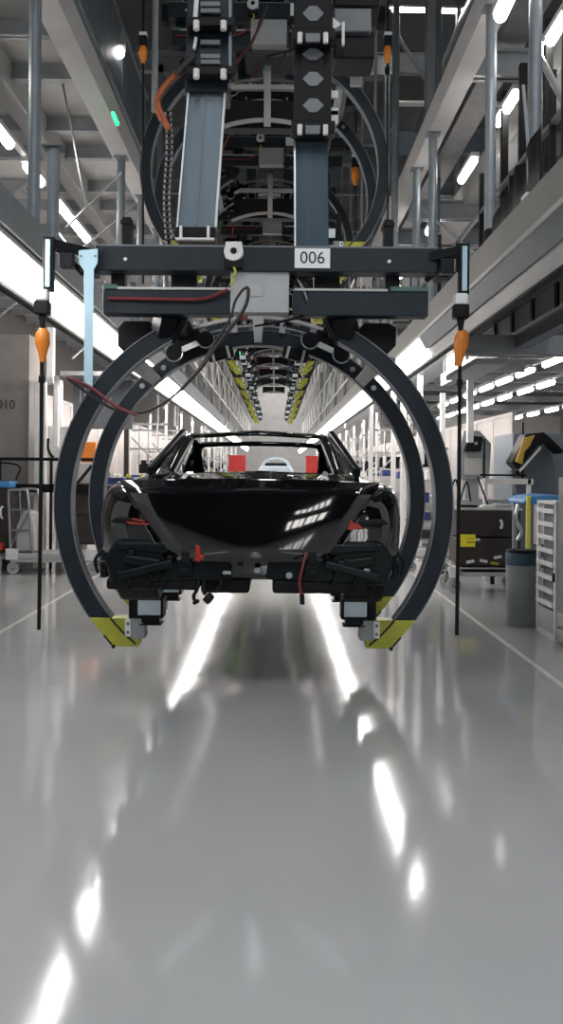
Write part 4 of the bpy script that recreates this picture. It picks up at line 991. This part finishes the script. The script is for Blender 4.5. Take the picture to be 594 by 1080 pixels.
# red cabinets and the next body far down the line
for s in (-1, 1):
    simple('red_cabinet', MB().box((s*1.72-.38, 38, 0), (s*1.72+.38, 38.5, 2.2)).box((s*1.72-.42, 37.95, 2.2), (s*1.72+.42, 38.55, 2.25)), 'red', f'bright red cabinet seen through the rear window opening, {"left" if s < 0 else "right"}', 'cabinet')
t = thing('distant_car_body', 'small pale blue-grey car front seen through the rear window opening', 'car', (0, 44, 1.0))
vs = []; 
b = MB(); b.arc(.62, .80, 0, 180, 0, .25, 24); b.v = [(x, y, z*.75+.7) for x, y, z in b.v]; build('windscreen_arch', b, 'paleblue', t)
b = MB(); b.prism([(-.95,.15),(-.85,-.1),(.85,-.1),(.95,.15),(.9,.6),(.72,.82),(-.72,.82),(-.9,.6)], -.3, -.05); build('nose', b, 'paleblue', t, .08)
build('dashboard', MB().box((-.6, .05, .75), (.6, .2, .98)), 'black', t, .03)
build('support_stand', MB().box((-.7, 0, -1.0), (-.6, .1, -.1)).box((.6, 0, -1.0), (.7, .1, -.1)), 'midgrey', t)

# ---- right side foreground ----
bz = W(552.5, 660, 8.6)
t = thing('waste_bin', 'round grey waste bin with dark blue rim standing on the right', 'bin', (bz.x, 8.7, 0))
build('bin_body', MB().lathe([(0, 0), (.14, 0), (.148, .02), (.155, .62), (.152, .62), (.13, .05), (0, .05)], n=36), 'bin', t, sm=True)
build('bin_band', MB().lathe([(.156, .62), (.158, .62), (.158, .73), (.152, .745), (.14, .745), (.148, .72), (.148, .62)], n=36), 'caseteal', t, sm=True)
build('bin_lid', MB().lathe([(0, .745), (.15, .745), (.155, .76), (.14, .775), (0, .775)], n=36), 'black', t, sm=True)
# open drawer rack, its side to the aisle
t = thing('drawer_rack', 'tall pale rack with open slanted slots behind the bin on the right edge', 'rack', (2.58, 7.85, 0))
build('frame', MB().box((0, 0, .03), (.03, .05, 1.28)).box((0, .52, .03), (.03, .57, 1.28)).box((.5, 0, .03), (.53, .57, 1.28)).box((0, 0, 1.26), (.53, .57, 1.29)).box((0, 0, 0), (.53, .57, .06)), 'white', t, .004)
for k in range(8):
    z = .30+k*.125
    s = build('slot_tray', MB().box((-.012, .04, z), (.5, .53, z+.025)).box((-.016, .04, z), (-.010, .53, z+.045)), 'white', t, .003)
build('inner_panel', MB().box((.06, .04, .06), (.08, .53, 1.26)), 'midgrey', t)
build('kick_panel', MB().box((-.005, .05, .06), (.01, .52, .27)), 'pale', t, .004)
build('latch', MB().box((-.02, .01, .55), (0, .03, .63)), 'black', t)
t = thing('grey_cabinet', 'plain grey cabinet cut off by the right edge of the photo', 'cabinet', (2.585, 6.7, 0))
build('side_panel', MB().box((0, 0, .3), (.6, 1.10, 1.52)), 'midgrey', t, .008)
build('base_drawer', MB().box((0, 0, .03), (.6, 1.10, .14)), 'pale', t, .006); build('base_drawer', MB().box((0, 0, .16), (.6, 1.10, .29)), 'pale', t, .006)
# blue topped table and papers
t = thing('blue_topped_table', 'table with a bright blue cover on the right behind the bin', 'table', (W(545, 520, 10).x, 9.7, 0))
b = MB(); b.prism([(0,1.24),(.1,1.29),(.3,1.31),(.75,1.28),(.78,1.20),(.0,1.20)], 0, .7); build('blue_cover', b, 'bluemat', t, .02)
for x in (.05, .68):
    for y in (.05, .6): build('leg', MB().box((x, y, 0), (x+.05, y+.05, 1.2)), 'grey', t)
build('shelf', MB().box((.05, .05, .5), (.73, .65, .53)), 'grey', t)
simple('hanging_sheet', MB().box((2.93, 9.67, .75), (3.12, 9.68, 1.2)), 'white', 'white sheet hanging in front of the blue topped table', 'paper')
b = MB(); b.tube([(2.73, 9.6, 1.2), (2.70, 9.58, 1.05), (2.76, 9.58, .9), (2.72, 9.58, .8)], .02)
simple('yellow_strap', MB().box((2.84, 9.64, 0), (2.88, 9.66, 1.3)), 'labely', 'upright yellow strap by the blue topped table', 'strap')
simple('dark_hose', b, 'steel', 'bent steel grip hanging left of the yellow strap', 'grip', bev=0)
# brown chest on trolley
t = thing('parts_chest', 'dark brown two-tier chest with a yellow label on castors, right of the hoops', 'chest', (W(480, 600, 11.2).x, 11.0, 0))
x1 = .80
build('upper_chest', MB().box((0, 0, .73), (x1, .6, 1.07)), 'brown', t, .01)
build('lower_chest', MB().box((0, -.02, .36), (x1, .6, .71)), 'brown', t, .01)
build('chest_lid', MB().box((-.02, -.02, 1.07), (x1+.02, .62, 1.10)), 'pale', t, .006)
lb = build('yellow_label', MB().box((.02, -.03, .60), (.21, -.022, .76)), 'labely', t)
build('label_line', MB().box((.10, -.034, .655), (.20, -.031, .665)).box((.10, -.034, .70), (.20, -.031, .705)), 'ink', lb)
build('white_tag', MB().box((.21, -.03, .675), (.27, -.024, .71)), 'white', t)
build('grip', MB().tube([(.53, -.03, .95), (.55, -.05, .9), (.54, -.03, .84)], .018), 'white', t)
for k, (x, z, m) in enumerate([(.15, .40, 'white'), (.32, .43, 'white'), (.5, .46, 'white'), (.46, .40, 'yellow')]):
    build('sticker', MB().bar((x-.05, -.028, z), (x+.05, -.028, z+.02*((-1)**k)), .01, .035), m, t)
build('under_frame', MB().box((-.02, 0, .22), (x1+.05, .6, .27)).box((-.02, 0, .31), (x1+.05, .6, .33)), 'pale', t, .006)
build('dark_tray', MB().box((.1, .02, .27), (x1, .58, .31)), 'black', t)
for x in (-.05, x1): 
    for y in (0, .5): flatcastor(t, x, y, .1)
build('corner_block', MB().box((-.12, -.04, .2), (.02, .0, .34)), 'white', t, .006)
for k, (x, wd, hh, m) in enumerate([(.05, .22, .03, 'black'), (.34, .14, .03, 'white'), (.5, .1, .05, 'steel'), (.62, .1, .04, 'grey')]):
    simple('loose_tool', MB().cbox((t.location.x+x+wd/2, 11.2, 1.10+hh/2), (wd, .2, hh)), m, ['flat black tool on the lid of the brown chest', 'white packet on the lid of the brown chest', 'small steel block on the lid of the brown chest', 'grey block at the right end of the chest lid'][k], 'tool', bev=.008)
b = MB()
X0 = t.location.x
b.tube([(X0+.05, 11.9, 1.1), (X0+.1, 11.9, 1.35), (X0+.15, 11.9, 1.45), (X0+.2, 11.9, 1.2)], .012); b.tube([(X0+.2, 11.9, 1.12), (X0+.3, 11.9, 1.42), (X0+.36, 11.9, 1.15)], .012); b.bar((X0+.45, 11.9, 1.5), (X0+.62, 11.9, 1.05), .02, .02)
b.box((X0-.05, 11.9, 1.0), (X0+.7, 11.95, 1.06)); b.box((X0-.05, 11.9, 0), (X0, 11.95, 1.0)); b.box((X0+.65, 11.9, 0), (X0+.7, 11.95, 1.0))
simple('bent_wire_rack', b, 'black', 'black rack of bent wire hooks behind the brown chest', 'rack', bev=0)
# gray console with small screen on an arm
t = thing('machine_console', 'tall grey machine console with a dark tilted screen, right of the hoops', 'console', (W(486, 500, 13).x, 13, 0))
build('lower_body', MB().box((0, 0, .2), (.75, .5, 1.15)), 'grey', t, .01)
build('plinth', MB().box((.03, .03, 0), (.72, .47, .2)), 'midgrey', t)
build('upper_body', MB().prism([(-.02,1.45),(.45,1.45),(.48,2.0),(.30,2.2),(.05,2.2),(-.02,1.9)], .05, .4), 'grey', t, .02)
build('neck', MB().box((.1, .1, 1.15), (.3, .3, 1.5)), 'grey', t)
build('door_plate', MB().box((.07, .03, 1.52), (.33, .05, 1.78)), 'pale', t, .006)
sc_ = build('screen_housing', MB().prism([(.05,1.88),(.30,1.88),(.33,2.10),(.12,2.12)], -.05, .05), 'black', t, .01)
build('screen_lens', MB().cyl((.22, -.06, 2.0), (.22, -.05, 2.0), .025), 'grey', sc_)
for px, Y, y1 in [(497.5, 12.6, 345), (416, 17, 400), (427, 16, 398), (392, 18.5, 420), (444, 15, 400), (468, 15.5, 390)]:
    p = W(px, y1, Y)
    simple('white_pole', MB().box((p.x-.045, Y, 0 if px < 490 else 2.0), (p.x+.045, Y+.09, 3.26 if 1.7 < p.x < 2.85 else 3.0)), 'white', {497.5: 'thick white pole rising behind the grey machine console', 416: 'white pole seen between the two right hoops', 427: 'white pole close behind the outer right hoop', 392: 'white pole inside the right hoops, above the car shoulder', 444: 'white pole just outside the right hoop, left of the other', 468: 'white pole outside the right hoop near the hanging cable'}[px], 'pole', bev=.006)
# fender part on its stand
Yf = 12.3
def F(px, py): p = W(px, py, Yf); return (p.x, p.z)
t = thing('fender_holder', 'black curved body part with amber foam lining held up on a white stand at right', 'body part', (0, Yf, 0))
b = MB(); b.prism([F(538,488), F(553,458), F(572,456), F(587,470), F(593,476), F(590,479), F(577,467), F(566,470), F(545,495)][::-1], -.1, .25); build('curved_shell', b, 'black', t, .012)
b = MB(); b.prism([F(541,487), F(546,474), F(550,462), F(562,459), F(557,470), F(551,477), F(549,490)][::-1], -.13, -.08); build('amber_lining', b, 'yel2', t, .015)
b = MB(); b.prism([F(545,497), F(566,471), F(577,468), F(588,474), F(594,500), F(594,522), F(552,522)][::-1], .3, .5); build('grey_shield', b, 'cabpanel', t, .01)
build('pale_edge', MB().bar((F(546,497)[0], -.11, F(546,497)[1]), (F(568,472)[0], -.11, F(568,472)[1]), .02, .03), 'white', t)
build('knob', MB().cyl((F(543,499)[0], -.15, F(543,499)[1]), (F(543,499)[0], -.1, F(543,499)[1]), .035, 16), 'black', t)
b = MB(); b.box((F(513,504)[0], .0, F(0,506)[1]), (F(563,500)[0], .06, F(0,500)[1])); b.box((F(561,0)[0], 0, 0), (F(565,0)[0], .06, F(0,500)[1])); b.box((F(515,0)[0], 0, 0), (F(519,0)[0], .06, F(0,500)[1])); build('white_stand', b, 'white', t, .005)
b = MB(); b.box((F(513,0)[0], .1, F(0,497.5)[1]), (F(562,0)[0], .13, F(0,495.5)[1])); b.box((F(516,0)[0], .1, 0), (F(518,0)[0], .13, F(0,458)[1])); b.box((F(557,0)[0], .1, F(0,500)[1]), (F(559,0)[0], .13, F(0,440)[1])); build('black_frame', b, 'black', t)
simple('machine_enclosure', MB().box((W(545, 0, 14).x, 14, 0), (W(640, 0, 14).x, 15.2, W(0, 452, 14).z)).box((W(556, 0, 13.9).x, 13.9, 1.2), (W(600, 0, 13.9).x, 14, W(0, 470, 13.9).z)), 'cabpanel', 'large blue-grey machine enclosure at the right edge behind the body part', 'machine', bev=.02)
# carts between right hoop and chest
t = thing('parts_rack', 'open rack with blue, white and lime bins seen just outside the right hoop', 'rack', (W(432, 560, 13.2).x, 13.2, 0))
for z in (.22, .5, .78, 1.06): build('shelf', MB().box((0, 0, z), (.62, .5, z+.03)), 'pale', t)
for x in (0, .59): build('post', MB().box((x, 0, .15), (x+.03, .03, 1.5)), 'white', t)
for x in (.05, .55): flatcastor(t, x, .1, .08)
X0 = t.location.x
for k, (x, z, wd, hh, m) in enumerate([(.05, 1.09, .25, .15, 'blue'), (.35, 1.09, .22, .1, 'white'), (.05, .81, .26, .12, 'blue'), (.35, .81, .2, .13, 'yellow'), (.08, .53, .4, .12, 'brown'), (.05, .25, .5, .13, 'white')]):
    simple('parts_bin', MB().box((X0+x, 13.18, z), (X0+x+wd, 13.5, z+hh)), m, ['blue bin at the top left of the open rack outside the right hoop', 'low white bin at the top right of the open rack', 'blue bin on the second shelf of the open rack', 'lime bin on the second shelf of the open rack', 'brown bin on the third shelf of the open rack', 'wide white bin on the bottom shelf of the open rack'][k], 'bin', bev=.01)
# black curtain and handrail on the right walkway
t = thing('black_curtain', 'black sheet hanging from the walkway rail, upper right', 'curtain', (1.70, 5.55, 3.32))
b = MB(); n = 24; vs = []; fs = []
for i in range(n+1):
    y = 1.5*i/n; x = .02*math.sin(i*1.3)
    top = .50 - .34*(i/n) + .03*math.sin(i*.9)
    vs += [(x, y, .02), (x, y, top)]
for i in range(n): fs.append((2*i, 2*i+2, 2*i+3, 2*i+1))
o = build('sheet', MB().add(vs, fs), 'black', t, sm=True); q = o.modifiers.new('wall', 'SOLIDIFY'); q.thickness = .01
t = thing('walkway_handrail', 'dark handrail with posts along the right walkway', 'handrail', (2.2, 4.5, 3.32))
for k in range(9): build('post', MB().box((0, k*1.2, 0), (.045, k*1.2+.045, 1.1 if k % 2 else 1.5)), 'black', t)
build('top_rail', MB().box((0, 0, 1.05), (.04, 9.6, 1.09)).box((0, 0, .5), (.03, 9.6, .53)), 'steel', t)
t = thing('junction_box', 'small pale junction box with bent conduit on the right walkway edge', 'box', (1.66, 5.72, 3.32))
build('case', MB().box((0, 0, .0), (.09, .12, .12)), 'white', t, .01)
build('conduit', MB().tube([(.04, .05, .12), (.03, .05, .3), (.04, .1, .5), (.02, .15, .9)], .012).tube([(.06, .05, .1), (.1, -.1, .2), (.12, -.3, .1)], .01), 'grey', t)
t = thing('steel_post', 'wide dark post on the right walkway right of the near columns', 'post', (2.05, 6.1, 3.32)); build('shaft', MB().box((0, 0, 0), (.1, .1, 2.0)), 'black', t)
for k, (px, Y) in enumerate([(575, 7.4), (549, 8.2), (530, 8.8)]):
    p = W(px, 100, Y)
    simple('dark_upright', MB().box((p.x, Y, 3.32), (p.x+.07, Y+.07, 5.5)), 'black', ['dark upright at the upper right edge', 'dark upright left of the nearest right column', 'dark upright right of the second right column'][k], 'post')

# ------------------------------------------------------------------ roof structure far above
for k in range(13):
    y = 12+k*3.4
    simple('roof_joist', MB().box((-7, y, 9.1), (7, y+.14, 9.13)).box((-7, y+.05, 8.8), (7, y+.09, 9.1)).box((-7, y, 8.77), (7, y+.14, 8.8)), 'grey', f'grey roof joist high above the line, {ORD[k]} from the near end', 'joist', 'roof joists', 0)
for k, (x, r) in enumerate([(2.9, .22), (5.0, .3), (-4.4, .25)]):
    simple('air_duct', MB().cyl((x, 8, 8.3), (x, 60, 8.3), r, 20), 'steel', ['steel air duct under the roof, right of the line', 'wide steel air duct near the upper right corner', 'steel air duct under the roof on the left'][k], 'duct', None, 0, True)
for k, (x0, x1, z, y) in enumerate([(1.9, 7, 7.6, 14.0), (1.9, 7, 7.0, 17.0), (1.9, 7, 6.6, 20.0)]):
    simple('crossing_pipe', MB().cyl((x0, y, z), (6.45, y, z), .045, 12), 'white', ['white pipe crossing at the upper right, nearest of three', 'white pipe crossing at the upper right, middle of three', 'white pipe crossing at the upper right, farthest of three'][k], 'pipe', None, 0, True)
    simple('crossing_girder', MB().box((x0, y+.8, z-.5), (min(x1, 6.45), y+.95, z-.15)), 'cabpanel', ['blue-grey girder behind the nearest white crossing pipe', 'blue-grey girder behind the middle white crossing pipe', 'blue-grey girder behind the farthest white crossing pipe'][k], 'girder')
